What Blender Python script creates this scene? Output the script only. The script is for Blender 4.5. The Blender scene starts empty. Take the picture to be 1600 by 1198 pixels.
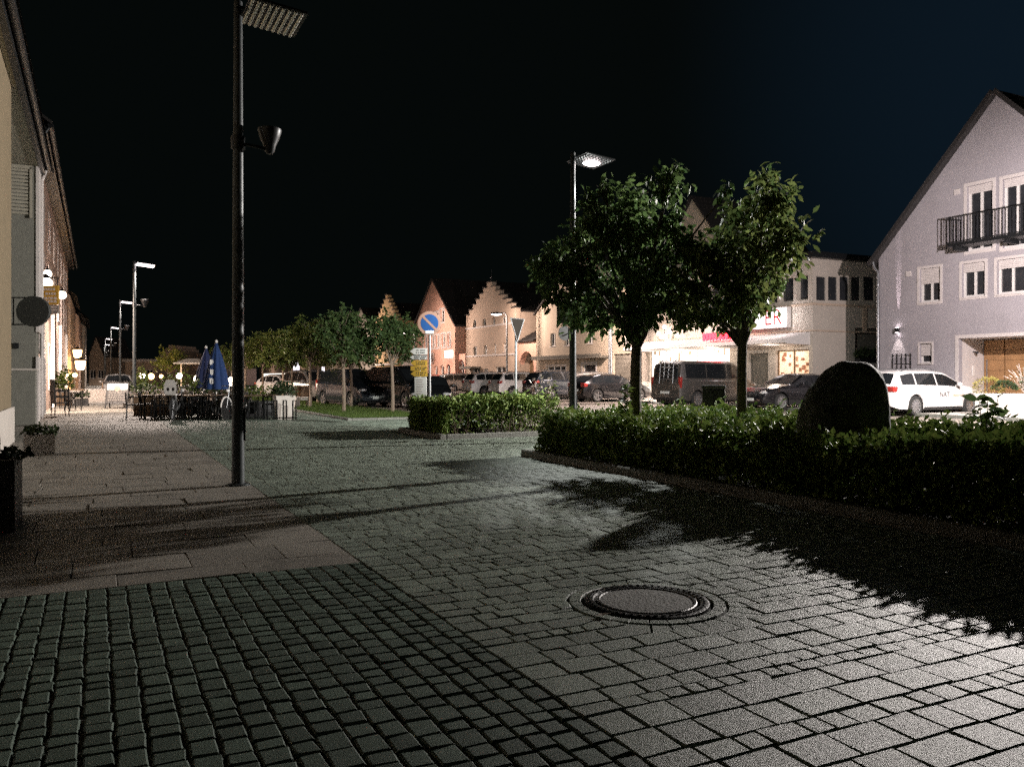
import bpy, bmesh, math, random
from mathutils import Vector, Matrix, noise
from mathutils.geometry import tessellate_polygon
rnd = random.Random(11)
PI = math.pi
sc = bpy.context.scene
col = sc.collection
# ---------------------------------------------------------------- survey of the place
F, HC, HY = 1310.0, 1.34, 588.0            # focal length and horizon of the photograph (its own pixels), eye height
U = Vector((-650, 1310, 0)).normalized()   # along the street, away
W = Vector((1310, 650, 0)).normalized()    # across the street, to the right
AV = math.atan2(W.y, W.x)                  # heading across
AU = math.atan2(U.y, U.x)                  # heading along
def G(x, y):
    D = F*HC/(y-HY); return Vector(((x-800)*D/F, D, 0))
def V(x, y, D): return Vector(((x-800)*D/F, D, HC-(y-HY)*D/F))
def ST(s, t, z=0): return U*s + W*t + Vector((0, 0, z))
class PlaneT:                              # a facade standing along the street
    def __init__(self, t, xl):
        self.t = t; self.s0 = self.s(xl); self.root = ST(self.s0, t)
    def D(self, x):
        k = (x-800)/F; return self.t/(W.x*k+W.y)
    def s(self, x):
        D = self.D(x); k = (x-800)/F; return (U.x*k+U.y)*D
    def x(self, x): return self.s0-self.s(x)
    def z(self, x, y): return HC-(y-HY)*self.D(x)/F
    def r(self, x0, y0, x1, y1): return (self.x(x0), self.z(x0, y1), self.x(x1), self.z(x0, y0))
# ---------------------------------------------------------------- objects
def tag(o, label=None, cat=None, group=None, kind=None):
    if label: o['label'] = label
    if cat: o['category'] = cat
    if group: o['group'] = group
    if kind: o['kind'] = kind
    return o
def thing(name, label, cat, loc=(0, 0, 0), rz=0, group=None, scale=1):
    o = bpy.data.objects.new(name, None); col.objects.link(o)
    o.location = loc; o.rotation_euler = (0, 0, rz); o.scale = (scale,)*3; o.empty_display_size = .2
    return tag(o, label, cat, group)
def copy_tree(o, parent=None):
    c = o.copy(); col.objects.link(c)
    if parent: c.parent = parent
    for ch in list(o.children): copy_tree(ch, c)
    return c
class MB:
    def __init__(self): self.v = []; self.f = []; self.m = Matrix()
    def add(self, vs, fs):
        n = len(self.v); m = self.m
        self.v += [tuple(m @ Vector(p)) for p in vs]
        self.f += [tuple(i+n for i in f) for f in fs]
        return self
    def box(self, a, b, M=None):
        x0, y0, z0 = a; x1, y1, z1 = b
        vs = [(x0,y0,z0),(x1,y0,z0),(x1,y1,z0),(x0,y1,z0),(x0,y0,z1),(x1,y0,z1),(x1,y1,z1),(x0,y1,z1)]
        if M: vs = [M @ Vector(p) for p in vs]
        return self.add(vs, [(3,2,1,0),(4,5,6,7),(0,1,5,4),(1,2,6,5),(2,3,7,6),(3,0,4,7)])
    def bbox(self, a, b, e=.01, M=None):          # box with chamfered edges
        c = [(a[i]+b[i])/2 for i in range(3)]; h = [abs(b[i]-a[i])/2 for i in range(3)]
        e = min(e, min(h)*.9)
        bm = bmesh.new(); bmesh.ops.create_cube(bm, size=2)
        for v in bm.verts: v.co = Vector((c[0]+v.co.x*h[0], c[1]+v.co.y*h[1], c[2]+v.co.z*h[2]))
        bmesh.ops.bevel(bm, geom=bm.edges[:], offset=e, segments=2, affect='EDGES', profile=.6)
        return self.bm(bm, M)
    def bm(self, bm, M=None):
        bm.verts.index_update()
        self.add([(M @ v.co if M else v.co.copy()) for v in bm.verts], [[v.index for v in f.verts] for f in bm.faces])
        bm.free(); return self
    def tube(self, pts, rad, n=10, cap=True):
        pts = [Vector(p) for p in pts]
        if not isinstance(rad, (list, tuple)): rad = [rad]*len(pts)
        vs = []; fs = []; ref = None
        for i, p in enumerate(pts):
            d = (pts[min(i+1, len(pts)-1)]-pts[max(i-1, 0)]).normalized()
            if ref is None: ref = Vector((1,0,0)) if abs(d.x) < .8 else Vector((0,1,0))
            a = (ref-d*ref.dot(d)).normalized(); b = d.cross(a); ref = a
            for k in range(n):
                t = 2*PI*k/n; vs.append(p+(a*math.cos(t)+b*math.sin(t))*rad[i])
        for i in range(len(pts)-1):
            for k in range(n):
                fs.append((i*n+k, i*n+(k+1)%n, (i+1)*n+(k+1)%n, (i+1)*n+k))
        if cap: fs += [tuple(range(n))[::-1], tuple((len(pts)-1)*n+k for k in range(n))]
        return self.add(vs, fs)
    def lathe(self, prof, n=24, M=None, wob=None):     # (r, z) profile about z
        vs = []; fs = []
        for i, (r, z) in enumerate(prof):
            for k in range(n):
                t = 2*PI*k/n; q = r*(wob(t, i) if wob else 1)
                p = Vector((q*math.cos(t), q*math.sin(t), z)); vs.append(M @ p if M else p)
        for i in range(len(prof)-1):
            for k in range(n): fs.append((i*n+k, i*n+(k+1)%n, (i+1)*n+(k+1)%n, (i+1)*n+k))
        if prof[0][0] > 1e-4: fs.append(tuple(range(n))[::-1])
        if prof[-1][0] > 1e-4: fs.append(tuple((len(prof)-1)*n+k for k in range(n)))
        return self.add(vs, fs)
    def prism(self, poly, a, b, M=None):               # poly of (x, z) pushed along y from a to b
        n = len(poly)
        vs = [Vector((x, a, z)) for x, z in poly]+[Vector((x, b, z)) for x, z in poly]
        if M: vs = [M @ p for p in vs]
        return self.add(vs, [tuple(range(n)), tuple(range(2*n-1, n-1, -1))]+[(i, i+n, (i+1)%n+n, (i+1)%n) for i in range(n)])
    def quad(self, *p): return self.add(p, [tuple(range(len(p)))])
    def ell(self, c, r, n=14, m=8, M=None):
        prof = [(max(math.sin(PI*i/m), 1e-5), -math.cos(PI*i/m)) for i in range(m+1)]
        MM = Matrix.Translation(c) @ Matrix.Diagonal((r[0], r[1], r[2], 1))
        return self.lathe(prof, n, (M @ MM) if M else MM)
    def build(self, name, mat, parent=None, smooth=None, fix=True):
        me = bpy.data.meshes.new(name); me.from_pydata(self.v, [], self.f); me.materials.append(mat)
        if fix:
            bm = bmesh.new(); bm.from_mesh(me); bmesh.ops.recalc_face_normals(bm, faces=bm.faces[:]); bm.to_mesh(me); bm.free()
        if smooth is not None:
            me.shade_smooth(); me.set_sharp_from_angle(angle=math.radians(smooth))
        o = bpy.data.objects.new(name, me); col.objects.link(o)
        if parent: o.parent = parent
        return o
def RX(a): return Matrix.Rotation(a, 4, 'X')
def RY(a): return Matrix.Rotation(a, 4, 'Y')
def RZ(a): return Matrix.Rotation(a, 4, 'Z')
def TR(*p): return Matrix.Translation(p)
# ---------------------------------------------------------------- materials
def _n(nt, t, **kw):
    n = nt.nodes.new(t)
    for k, v in kw.items():
        if k in n.inputs: n.inputs[k].default_value = v
        else: setattr(n, k, v)
    return n
def mat(name, c, rough=.6, metal=0, var=.0, vs=6.0, bump=0, bs=40, island=0, spec=.5, coat=0, fine=0, dirt=None):
    m = bpy.data.materials.new(name); m.use_nodes = True; nt = m.node_tree; b = nt.nodes['Principled BSDF']
    b.inputs['Base Color'].default_value = (*c, 1); b.inputs['Roughness'].default_value = rough
    b.inputs['Metallic'].default_value = metal; b.inputs['Specular IOR Level'].default_value = spec
    b.inputs['Coat Weight'].default_value = coat; b.inputs['Coat Roughness'].default_value = .08
    L = nt.links.new
    tc = _n(nt, 'ShaderNodeTexCoord')
    cur = None
    def mul(val_socket, lo, hi, prev):
        mr = _n(nt, 'ShaderNodeMapRange'); mr.inputs['To Min'].default_value = lo; mr.inputs['To Max'].default_value = hi
        L(val_socket, mr.inputs['Value'])
        mx = _n(nt, 'ShaderNodeMix', data_type='RGBA', blend_type='MULTIPLY'); mx.inputs['Factor'].default_value = 1
        if prev is None: mx.inputs['A'].default_value = (*c, 1)
        else: L(prev, mx.inputs['A'])
        L(mr.outputs['Result'], mx.inputs['B'])
        return mx.outputs['Result']
    if var:
        nz = _n(nt, 'ShaderNodeTexNoise', Scale=vs, Detail=5.0, Roughness=.6); L(tc.outputs['Object'], nz.inputs['Vector'])
        cur = mul(nz.outputs['Fac'], 1-var*1.6, 1+var*1.6, cur)
    if fine:
        nz = _n(nt, 'ShaderNodeTexNoise', Scale=260.0, Detail=2.0); L(tc.outputs['Object'], nz.inputs['Vector'])
        cur = mul(nz.outputs['Fac'], 1-fine*1.8, 1+fine*1.8, cur)
    if island:
        ge = _n(nt, 'ShaderNodeNewGeometry'); cur = mul(ge.outputs['Random Per Island'], 1-island, 1+island, cur)
    if dirt:                                     # worn or stained patches with their own outline
        nz = _n(nt, 'ShaderNodeTexNoise', Scale=dirt[1], Detail=6.0, Roughness=.65); L(tc.outputs['Object'], nz.inputs['Vector'])
        rp = _n(nt, 'ShaderNodeValToRGB'); rp.color_ramp.elements[0].position = .52; rp.color_ramp.elements[1].position = .66
        L(nz.outputs['Fac'], rp.inputs['Fac'])
        cur = mul(rp.outputs['Color'], 1, dirt[0], cur)
    if cur: L(cur, b.inputs['Base Color'])
    if bump:
        nz = _n(nt, 'ShaderNodeTexNoise', Scale=bs, Detail=6.0); L(tc.outputs['Object'], nz.inputs['Vector'])
        bp = _n(nt, 'ShaderNodeBump', Strength=bump, Distance=.02); L(nz.outputs['Fac'], bp.inputs['Height']); L(bp.outputs['Normal'], b.inputs['Normal'])
    return m
def emis(name, c, s, base=(.8, .8, .8)):
    m = bpy.data.materials.new(name); m.use_nodes = True; b = m.node_tree.nodes['Principled BSDF']
    b.inputs['Base Color'].default_value = (*base, 1); b.inputs['Emission Color'].default_value = (*c, 1); b.inputs['Emission Strength'].default_value = s
    return m
def leafmat(name, c, c2, tr=.25, rough=.42):
    m = bpy.data.materials.new(name); m.use_nodes = True; nt = m.node_tree; b = nt.nodes['Principled BSDF']; L = nt.links.new
    ge = _n(nt, 'ShaderNodeNewGeometry'); rp = _n(nt, 'ShaderNodeValToRGB')
    rp.color_ramp.elements[0].color = (*c, 1); rp.color_ramp.elements[1].color = (*c2, 1)
    L(ge.outputs['Random Per Island'], rp.inputs['Fac']); L(rp.outputs['Color'], b.inputs['Base Color'])
    b.inputs['Roughness'].default_value = rough; b.inputs['Specular IOR Level'].default_value = .25
    t = _n(nt, 'ShaderNodeBsdfTranslucent'); L(rp.outputs['Color'], t.inputs['Color'])
    mx = _n(nt, 'ShaderNodeMixShader'); mx.inputs['Fac'].default_value = tr
    L(b.outputs[0], mx.inputs[1]); L(t.outputs[0], mx.inputs[2]); L(mx.outputs[0], nt.nodes['Material Output'].inputs['Surface'])
    return m
M = dict(
    sett=mat('granite_sett', (.074, .104, .082), .58, var=.2, vs=2.2, bump=.35, bs=190, island=.26, fine=.34, spec=.32),
    mixsett=mat('granite_block', (.155, .186, .152), .5, var=.24, vs=1.6, bump=.4, bs=210, island=.24, fine=.36, spec=.5),
    slab=mat('granite_slab', (.215, .2, .175), .55, var=.16, vs=1.3, bump=.35, bs=90, island=.13, fine=.28, dirt=(.72, 2.2)),
    joint=mat('joint_sand', (.055, .055, .048), .95, var=.3, vs=5, bump=.4, bs=80),
    asphalt=mat('asphalt', (.16, .135, .115), .8, var=.2, vs=.8, bump=.5, bs=120, fine=.3),
    kerb=mat('kerb_granite', (.13, .13, .115), .65, var=.2, vs=8, bump=.6, bs=60, island=.15),
    soil=mat('soil', (.03, .022, .015), .95, bump=1, bs=30),
    grass=leafmat('grass_blade', (.05, .09, .015), (.09, .13, .03), .3, .6),
    turf=mat('turf', (.035, .055, .014), .95, var=.4, vs=3, bump=1, bs=60),
    stone=mat('boulder', (.075, .078, .072), .8, var=.35, vs=4, bump=1, bs=9, fine=.3, dirt=(.55, 3)),
    bark=mat('bark', (.09, .075, .06), .9, var=.35, vs=12, bump=1, bs=30),
    palebark=mat('pale_bark', (.26, .2, .15), .85, var=.3, vs=9, bump=.8, bs=30),
    twig=mat('twig', (.06, .04, .025), .9, var=.3),
    leafA=leafmat('tree_leaf', (.05, .095, .035), (.12, .18, .06), .42, .55),
    leafB=leafmat('tree_leaf_yellowing', (.06, .105, .035), (.15, .175, .055), .42, .55),
    leafR=leafmat('row_tree_leaf', (.06, .1, .02), (.13, .15, .04), .3),
    leafH=leafmat('hedge_leaf', (.075, .14, .03), (.19, .24, .06), .16, .5),
    leafD=leafmat('dark_leaf', (.02, .035, .015), (.05, .07, .03), .2),
    leafY=leafmat('yellow_leaf', (.22, .2, .05), (.35, .28, .08), .3),
    flower=leafmat('pale_flower', (.5, .42, .4), (.7, .62, .55), .2),
    pole=mat('grey_pole_paint', (.035, .042, .045), .45, .3, var=.12, vs=14, bump=.08, bs=30, dirt=(.7, 5)),
    dark=mat('dark_metal', (.022, .024, .026), .4, .5, var=.2),
    galv=mat('galvanised_steel', (.28, .29, .3), .4, .8, var=.15, vs=12),
    mirror=mat('ribbed_mirror', (.62, .64, .6), .28, .9, var=.1, vs=30),
    black=mat('black_plastic', (.015, .015, .016), .5, var=.2),
    rubber=mat('rubber', (.018, .018, .018), .8, bump=.3, bs=80),
    rim=mat('alloy', (.55, .55, .56), .28, .9),
    glass=mat('dark_glass', (.012, .014, .016), .06, spec=.6, var=.2, vs=3),
    winglass=mat('window_glass', (.03, .032, .036), .1, spec=.6, var=.4, vs=2),
    white=mat('white_paint', (.75, .73, .7), .45, var=.06),
    signwhite=mat('sign_white', (.78, .76, .74), .5, var=.08, vs=9),
    signyellow=mat('sign_yellow', (.68, .42, .06), .5, var=.1, vs=9),
    signblue=mat('sign_blue', (.012, .06, .2), .4, var=.08),
    signred=mat('sign_red', (.27, .16, .12), .45, var=.12),
    signtext=mat('sign_text', (.04, .04, .045), .5),
    lilac=mat('lilac_render', (.37, .352, .375), .9, var=.07, vs=1.5, bump=.3, bs=160, fine=.1, dirt=(.93, 1.1)),
    trim=mat('pale_render', (.62, .58, .56), .85, var=.08, bump=.2, bs=120),
    yellowr=mat('yellow_render', (.2, .158, .1), .9, var=.1, bump=.3, bs=140, dirt=(.85, 2)),
    greyr=mat('grey_render', (.2, .2, .175), .92, var=.14, bump=.4, bs=140, fine=.15),
    pinkr=mat('pink_render', (.52, .38, .31), .9, var=.14, vs=1.2, bump=.3, bs=90, dirt=(.8, .9)),
    beige=mat('beige_render', (.46, .385, .30), .9, var=.12, vs=1, bump=.3, bs=90, dirt=(.86, .8)),
    beige2=mat('sand_render', (.46, .36, .28), .9, var=.12, vs=1, bump=.3, bs=90, dirt=(.84, .7)),
    salmon=mat('salmon_render', (.64, .38, .29), .9, var=.1, vs=1, bump=.3, bs=90, dirt=(.86, .9)),
    ochre=mat('ochre_render', (.6, .42, .22), .9, var=.1, vs=1, bump=.3, bs=90),
    grebe=mat('taupe_render', (.46, .41, .36), .9, var=.1, vs=1, bump=.3, bs=90, fine=.12),
    tile=mat('roof_tile', (.012, .01, .009), .85, var=.3, vs=4, bump=.8, bs=10),
    darktile=mat('dark_roof_tile', (.025, .023, .023), .8, var=.25, vs=4, bump=.8, bs=10),
    soffit=mat('soffit_board', (.36, .34, .28), .8, var=.2, vs=5),
    wood=mat('oak_door', (.36, .2, .09), .55, var=.25, vs=3, bump=.25, bs=25),
    brownwood=mat('brown_wood', (.16, .1, .055), .7, var=.25, vs=6, bump=.3, bs=20),
    concrete=mat('concrete', (.33, .31, .29), .9, var=.16, vs=3, bump=.5, bs=50, fine=.15, dirt=(.8, 3)),
    palecon=mat('pale_concrete', (.5, .46, .42), .85, var=.12, vs=3, bump=.3, bs=50),
    canvas=mat('blue_canvas', (.008, .032, .12), .85, var=.2, vs=8, bump=.3, bs=80),
    navy=mat('navy_canvas', (.012, .02, .075), .85, var=.2, vs=8),
    rattan=mat('rattan', (.03, .027, .024), .7, var=.3, vs=30, bump=.6, bs=90),
    slatgrey=mat('slat_grey', (.13, .12, .1), .8, var=.25, vs=6),
    cwhite=mat('car_white', (.78, .75, .74), .3, coat=1, var=.03),
    csilver=mat('car_silver', (.5, .48, .46), .3, .5, coat=1, var=.05),
    cgrey=mat('car_grey', (.085, .08, .074), .3, .4, coat=1, var=.05),
    cblack=mat('car_black', (.012, .012, .014), .22, .2, coat=1),
    cdark=mat('car_dark_blue', (.028, .033, .042), .25, .3, coat=1),
    cbrown=mat('car_bronze', (.12, .095, .075), .3, .5, coat=1),
    cred=mat('car_red', (.4, .05, .04), .3, coat=1),
    headl=mat('headlamp_lens', (.6, .6, .6), .12, .3),
    taill=mat('tail_lamp', (.3, .025, .02), .2, spec=.6),
    plate=mat('plate_white', (.7, .7, .68), .5),
    lamp=emis('lamp_glow', (1, .84, .82), 26),
    lampkey=emis('lamp_glow_key', (1, .86, .88), 30),
    warm=emis('warm_glow', (1, .55, .2), 14),
    warmw=emis('warm_white_glow', (1, .8, .62), 16),
    shopw=emis('shop_light', (1, .88, .74), 2.4),
    shopd=emis('shop_display', (1, .52, .2), .75),
    signbox=emis('sign_box_glow', (1, .93, .93), 2.6),
    neon=emis('neon_red', (1, .005, .03), 4.5, (.5, .02, .03)),
    litwin=emis('lit_window', (.95, .9, 1), 2.2),
    redtext=emis('red_letter', (.5, .02, .03), .5, (.4, .02, .02)),
)
def stamp(name, text, size, m, parent, Mx, align='CENTER', depth=.004):
    cu = bpy.data.curves.new(name, 'FONT'); cu.body = text; cu.size = size; cu.align_x = align; cu.align_y = 'CENTER'; cu.extrude = depth/2
    o = bpy.data.objects.new(name, cu); col.objects.link(o)
    bpy.context.view_layer.update()
    me = bpy.data.meshes.new_from_object(o.evaluated_get(bpy.context.evaluated_depsgraph_get()))
    bpy.data.objects.remove(o); bpy.data.curves.remove(cu)
    me.materials.clear(); me.materials.append(m); me.transform(Mx)
    me.name = name
    r = bpy.data.objects.new(name, me); col.objects.link(r); r.parent = parent
    return r
def light(name, p, power, c=(1, .84, .74), rad=.12, parent=None, kind='POINT', spot=None):
    l = bpy.data.lights.new(name, kind); l.energy = power; l.color = c; l.shadow_soft_size = rad
    if spot: l.spot_size = spot; l.spot_blend = .6
    o = bpy.data.objects.new(name, l); col.objects.link(o); o.location = p
    if parent: o.parent = parent
    return o
def batwing(o, k=1.7, cap=7):       # street lantern optics: more light towards the rim of the cone
    l = o.data; l.use_nodes = True; nt = l.node_tree; em = nt.nodes['Emission']
    tc = _n(nt, 'ShaderNodeTexCoord'); sx = _n(nt, 'ShaderNodeSeparateXYZ'); nt.links.new(tc.outputs['Normal'], sx.inputs[0])
    ab = _n(nt, 'ShaderNodeMath', operation='ABSOLUTE'); nt.links.new(sx.outputs['Z'], ab.inputs[0])
    pw = _n(nt, 'ShaderNodeMath', operation='POWER'); pw.inputs[1].default_value = -k; nt.links.new(ab.outputs[0], pw.inputs[0])
    mn = _n(nt, 'ShaderNodeMath', operation='MINIMUM'); mn.inputs[1].default_value = cap; nt.links.new(pw.outputs[0], mn.inputs[0])
    nt.links.new(mn.outputs[0], em.inputs['Strength'])
EXPO = 0.0
# ================================================================ THE GROUND
def sheet(name, pts, z, m, kind='structure'):
    mb = MB(); mb.add([(p.x, p.y, z) for p in pts], [tuple(range(len(pts)))])
    return tag(mb.build(name, m), kind=kind)
sheet('ground', [Vector((-400, -60, 0)), Vector((400, -60, 0)), Vector((400, 500, 0)), Vector((-400, 500, 0))], -.016, M['joint'])
T0, S0 = 1.72, 5.92            # corner of the slab walkway
BED1 = (6.42, 9.75, -9.0, 12.6)    # t0 t1 s0 s1
BED2 = (6.55, 9.8, 16.6, 19.4)
GRASS = (6.9, 10.05, 25.2, 62.0)
MANH = G(1010, 938); MANR = .37
def st_of(p): return p.dot(U), p.dot(W)
ms, mt = st_of(MANH)
def inbed(s, t):
    for t0, t1, s0, s1 in (BED1, BED2, GRASS):
        if t0-.02 < t < t1+.02 and s0-.02 < s < s1+.02: return True
    return False
def stone(mb, s0, s1, t0, t1, gap, bev, zr, jit=.006):
    g = gap/2
    c = [(s0+g, t0+g), (s0+g, t1-g), (s1-g, t1-g), (s1-g, t0+g)]
    c = [(a+rnd.uniform(-jit, jit), b+rnd.uniform(-jit, jit)) for a, b in c]
    cs = sum(p[0] for p in c)/4; ct = sum(p[1] for p in c)/4
    z = rnd.uniform(-zr, zr*.4); ta = rnd.uniform(-.014, .014); tb = rnd.uniform(-.014, .014)
    R1 = MANR+.105; nin = 0; c0 = list(c)
    for k, (a, b) in enumerate(c):
        d = math.hypot(a-ms, b-mt)
        if d < R1: nin += 1; c[k] = (ms+(a-ms)*R1/d, mt+(b-mt)*R1/d)
    if nin > 2: return
    if nin:
        if max(R1-math.hypot(a-ms, b-mt) for a, b in c0) > .05: return
        ar = abs(sum(c[k][0]*c[(k+1) % 4][1]-c[(k+1) % 4][0]*c[k][1] for k in range(4)))/2
        if ar < .6*(s1-s0)*(t1-t0) or min(math.dist(c[k], c[(k+1) % 4]) for k in range(4)) < .035: return
    v = []
    for k, (a, b) in enumerate(c): v.append(ST(a, b, -.045))
    for a, b in c: v.append(ST(a, b, z-bev*.9+(a-cs)*ta+(b-ct)*tb))
    for a, b in c:
        ia = a+(cs-a)/max(abs(cs-a), 1e-4)*bev; ib = b+(ct-b)/max(abs(ct-b), 1e-4)*bev
        v.append(ST(ia, ib, z+(a-cs)*ta+(b-ct)*tb))
    v.append(ST(cs, ct, z+.002))
    f = []
    for k in range(4):
        q = (k+1) % 4
        f += [(k, q, 4+q, 4+k), (4+k, 4+q, 8+q, 8+k), (8+k, 8+q, 12)]
    mb.add(v, f)
# --- small setts, columns running along the street
mb = MB(); t = -6.0
while t < T0-.06:
    w = rnd.uniform(.098, .125)
    if t+w > T0-.05: w = T0-t
    s = -1.2+rnd.random()*.2
    while s < S0-.03:
        l = rnd.uniform(.085, .16)
        if s+l > S0-.06: l = S0-s
        if ST(s, t).y > 1.5: stone(mb, s, s+l, t, t+w, rnd.uniform(.007, .014), .007, .0035)
        s += l
    t += w
tag(mb.build('small_sett_paving', M['sett'], smooth=35), kind='structure')
# --- blocks in courses running across the street
mb = MB(); s = -3.0
while s < 34:
    h = rnd.choice((.10, .13, .16, .18, .2)) if s < 14 else rnd.choice((.18, .24, .28))
    t = T0+.003
    first = True
    while t < 10.2:
        l = rnd.uniform(.16, .24) if first else rnd.uniform(.8, 1.5)*h*1.05
        l = min(l, .36)
        ok = not inbed(s+h/2, t+l/2) and not (s > 25.2 and t > 6.85) and ST(s, t).y > 1.5
        p = ST(s+h/2, t+l/2)
        dm = (p-MANH).length
        if abs(p.x) > p.y*.72+1.2: ok = False
        if ok: stone(mb, s, s+h, t, t+l, rnd.uniform(.005, .010), .005, .003)
        t += l; first = False
    s += h
for k in range(26):                                   # ring of setts round the manhole
    a0 = 2*PI*k/26; a1 = 2*PI*(k+1)/26
    v = []
    for z, e in ((-.045, .003), (-.006, .003), (-.002, .006)):
        for r, a in ((MANR+.02+e, a0+e*2.2), (MANR+.095-e, a0+e*1.6), (MANR+.095-e, a1-e*1.6), (MANR+.02+e, a1-e*2.2)):
            v.append((MANH.x+r*math.cos(a), MANH.y+r*math.sin(a), z))
    f = [(8, 9, 10, 11)]
    for j in (0, 4):
        for q in range(4): f.append((j+q, j+(q+1)%4, j+4+(q+1)%4, j+4+q))
    mb.add(v, f)
tag(mb.build('granite_block_paving', M['mixsett'], smooth=35), kind='structure')
# --- slab walkway
mb = MB(); s = S0; row = 0
while s < 70:
    h = .36 if row == 0 else rnd.choice((.42, .5, .55))
    t = -2.4 if s > 24 else -4.6
    t -= rnd.random()*.6
    while t < T0-.02:
        l = rnd.uniform(.75, 1.15) if row == 0 else rnd.uniform(.5, .95)
        if t+l > T0-.3: l = T0-t
        stone(mb, s, s+h, t, t+l, rnd.uniform(.004, .008), .003, .002, .0015)
        t += l
    s += h; row += 1
tag(mb.build('slab_walkway', M['slab'], smooth=35), kind='structure')
# --- sheets farther off
def stsheet(name, s0, s1, t0, t1, z, m): return sheet(name, [ST(s0, t0), ST(s0, t1), ST(s1, t1), ST(s1, t0)], z, m)
stsheet('street', 34, 260, 1.75, 6.85, -.003, M['asphalt'])
stsheet('street', 70.5, 260, -2.2, 1.7, -.003, M['slab'])
stsheet('parking_lot', -14, 260, 10.25, 24.6, -.003, M['asphalt'])
stsheet('street', 62.3, 260, 6.86, 10.2, -.003, M['asphalt'])
stsheet('pavement', -14, 260, 24.75, 31, .09, M['palecon'])
# --- kerbs
def kerb_run(mb, a, b, w=.13, h=.11, inward=1):
    d = (b-a); L = d.length; d.normalize(); n = Vector((-d.y, d.x, 0))*inward
    k = 0.0
    while k < L-.02:
        l = min(rnd.uniform(.7, 1.0), L-k)
        p = a+d*(k+.004); q = a+d*(k+l-.004)
        e = .018; hz = h+rnd.uniform(-.004, .004)
        sec = [(0, -.05), (0, hz-e), (e, hz), (w-e*.5, hz), (w, hz-e*.5), (w, -.05)]
        vs = [tuple(p+n*x+Vector((0, 0, z))) for x, z in sec]+[tuple(q+n*x+Vector((0, 0, z))) for x, z in sec]
        m_ = len(sec)
        mb.add(vs, [tuple(range(m_)), tuple(range(2*m_-1, m_-1, -1))]+[(i, i+1, i+1+m_, i+m_) for i in range(m_-1)])
        k += l
def bed_kerb(name, b, mk=True):
    t0, t1, s0, s1 = b; mb = MB()
    kerb_run(mb, ST(s1, t0), ST(s0, t0), inward=1)
    kerb_run(mb, ST(s1, t1), ST(s1, t0+.15), inward=1)
    kerb_run(mb, ST(s0, t1), ST(s1-.14, t1), inward=1)
    if s0 > 0: kerb_run(mb, ST(s0, t0+.15), ST(s0, t1-.15), inward=1)
    return tag(mb.build(name, M['kerb'], smooth=40), kind='structure')
mb = MB()                                             # small cut stones closing the gaps round the ring
for k in range(30):
    a0 = 2*PI*k/30; a1 = 2*PI*(k+.94)/30; v = []
    for z, e in ((-.03, 0), (-.006, .006)):
        for r, a in ((MANR+.108+e, a0+e), (MANR+.33-e, a0+e), (MANR+.33-e, a1-e), (MANR+.108+e, a1-e)): v.append((MANH.x+r*math.cos(a), MANH.y+r*math.sin(a), z))
    mb.add(v, [(4, 5, 6, 7)]+[(q, (q+1) % 4, 4+(q+1) % 4, 4+q) for q in range(4)])
tag(mb.build('granite_block_paving', M['mixsett']), kind='structure')
bed_kerb('kerb', BED1); bed_kerb('kerb', BED2)
mb = MB()
kerb_run(mb, ST(GRASS[3], GRASS[0]), ST(GRASS[2], GRASS[0]), h=.06)
kerb_run(mb, ST(GRASS[2], GRASS[0]+.14), ST(GRASS[2], GRASS[1]), h=.06)
kerb_run(mb, ST(-14, 24.75), ST(200, 24.75), h=.1, inward=-1)
tag(mb.build('kerb', M['kerb'], smooth=40), kind='structure')
stsheet('soil', BED1[2], BED1[3]-.12, BED1[0]+.12, BED1[1]-.12, .05, M['soil'])
stsheet('soil', BED2[2]+.12, BED2[3]-.12, BED2[0]+.12, BED2[1]-.12, .05, M['soil'])
# --- grass strip
mb = MB(); n = 26; m_ = 4
stsheet('turf', GRASS[2]+.13, GRASS[3], GRASS[0]+.13, GRASS[1], .03, M['turf'])
for k in range(24000):
    s = GRASS[2]+.15+(rnd.random()**1.7)*30; t = rnd.uniform(GRASS[0]+.15, GRASS[1])
    p = ST(s, t, .03); a = rnd.random()*PI; h = rnd.uniform(.04, .12); w = rnd.uniform(.006, .012)
    d = Vector((math.cos(a), math.sin(a), 0)); l = Vector((rnd.uniform(-.04, .04), rnd.uniform(-.04, .04), h))
    mb.add([p-d*w, p+d*w, p+l], [(0, 1, 2)])
tag(mb.build('grass', M['grass'], fix=False), 'short green grass on the strip under the row of trees', 'grass', kind='stuff')
# --- manhole
mh = thing('manhole_cover', 'round manhole cover with dark iron ring and concrete infill in the paving', 'manhole cover', MANH)
b = MB(); b.lathe([(MANR, -.06), (MANR, .002), (MANR-.012, .007), (MANR-.05, .007), (MANR-.055, -.004), (MANR-.065, -.004), (MANR-.07, -.06)], 72)
b.build('ring', mat('cast_iron', (.05, .05, .05), .42, .7, var=.3, vs=20, bump=.3, bs=60), mh, 30)
b = MB(); b.lathe([(MANR-.072, -.05), (MANR-.072, .003), (MANR-.078, .008), (MANR-.09, .008), (MANR-.094, .001)], 72)
for k in range(48):
    a = 2*PI*k/48; b.box((-.006, -.009, .004), (.006, .009, .0125), TR(math.cos(a)*(MANR-.03), math.sin(a)*(MANR-.03), 0) @ RZ(a))
b.build('rim', bpy.data.materials['cast_iron'], mh, 30)
b = MB(); b.lathe([(MANR-.095, -.05), (MANR-.095, .002), (.15, .004), (1e-5, .0045)], 72)
b.build('infill', mat('manhole_concrete', (.13, .13, .12), .8, var=.25, vs=6, bump=.6, bs=50, fine=.4), mh, 30)
lf = MB(); p = G(942, 962)
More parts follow.
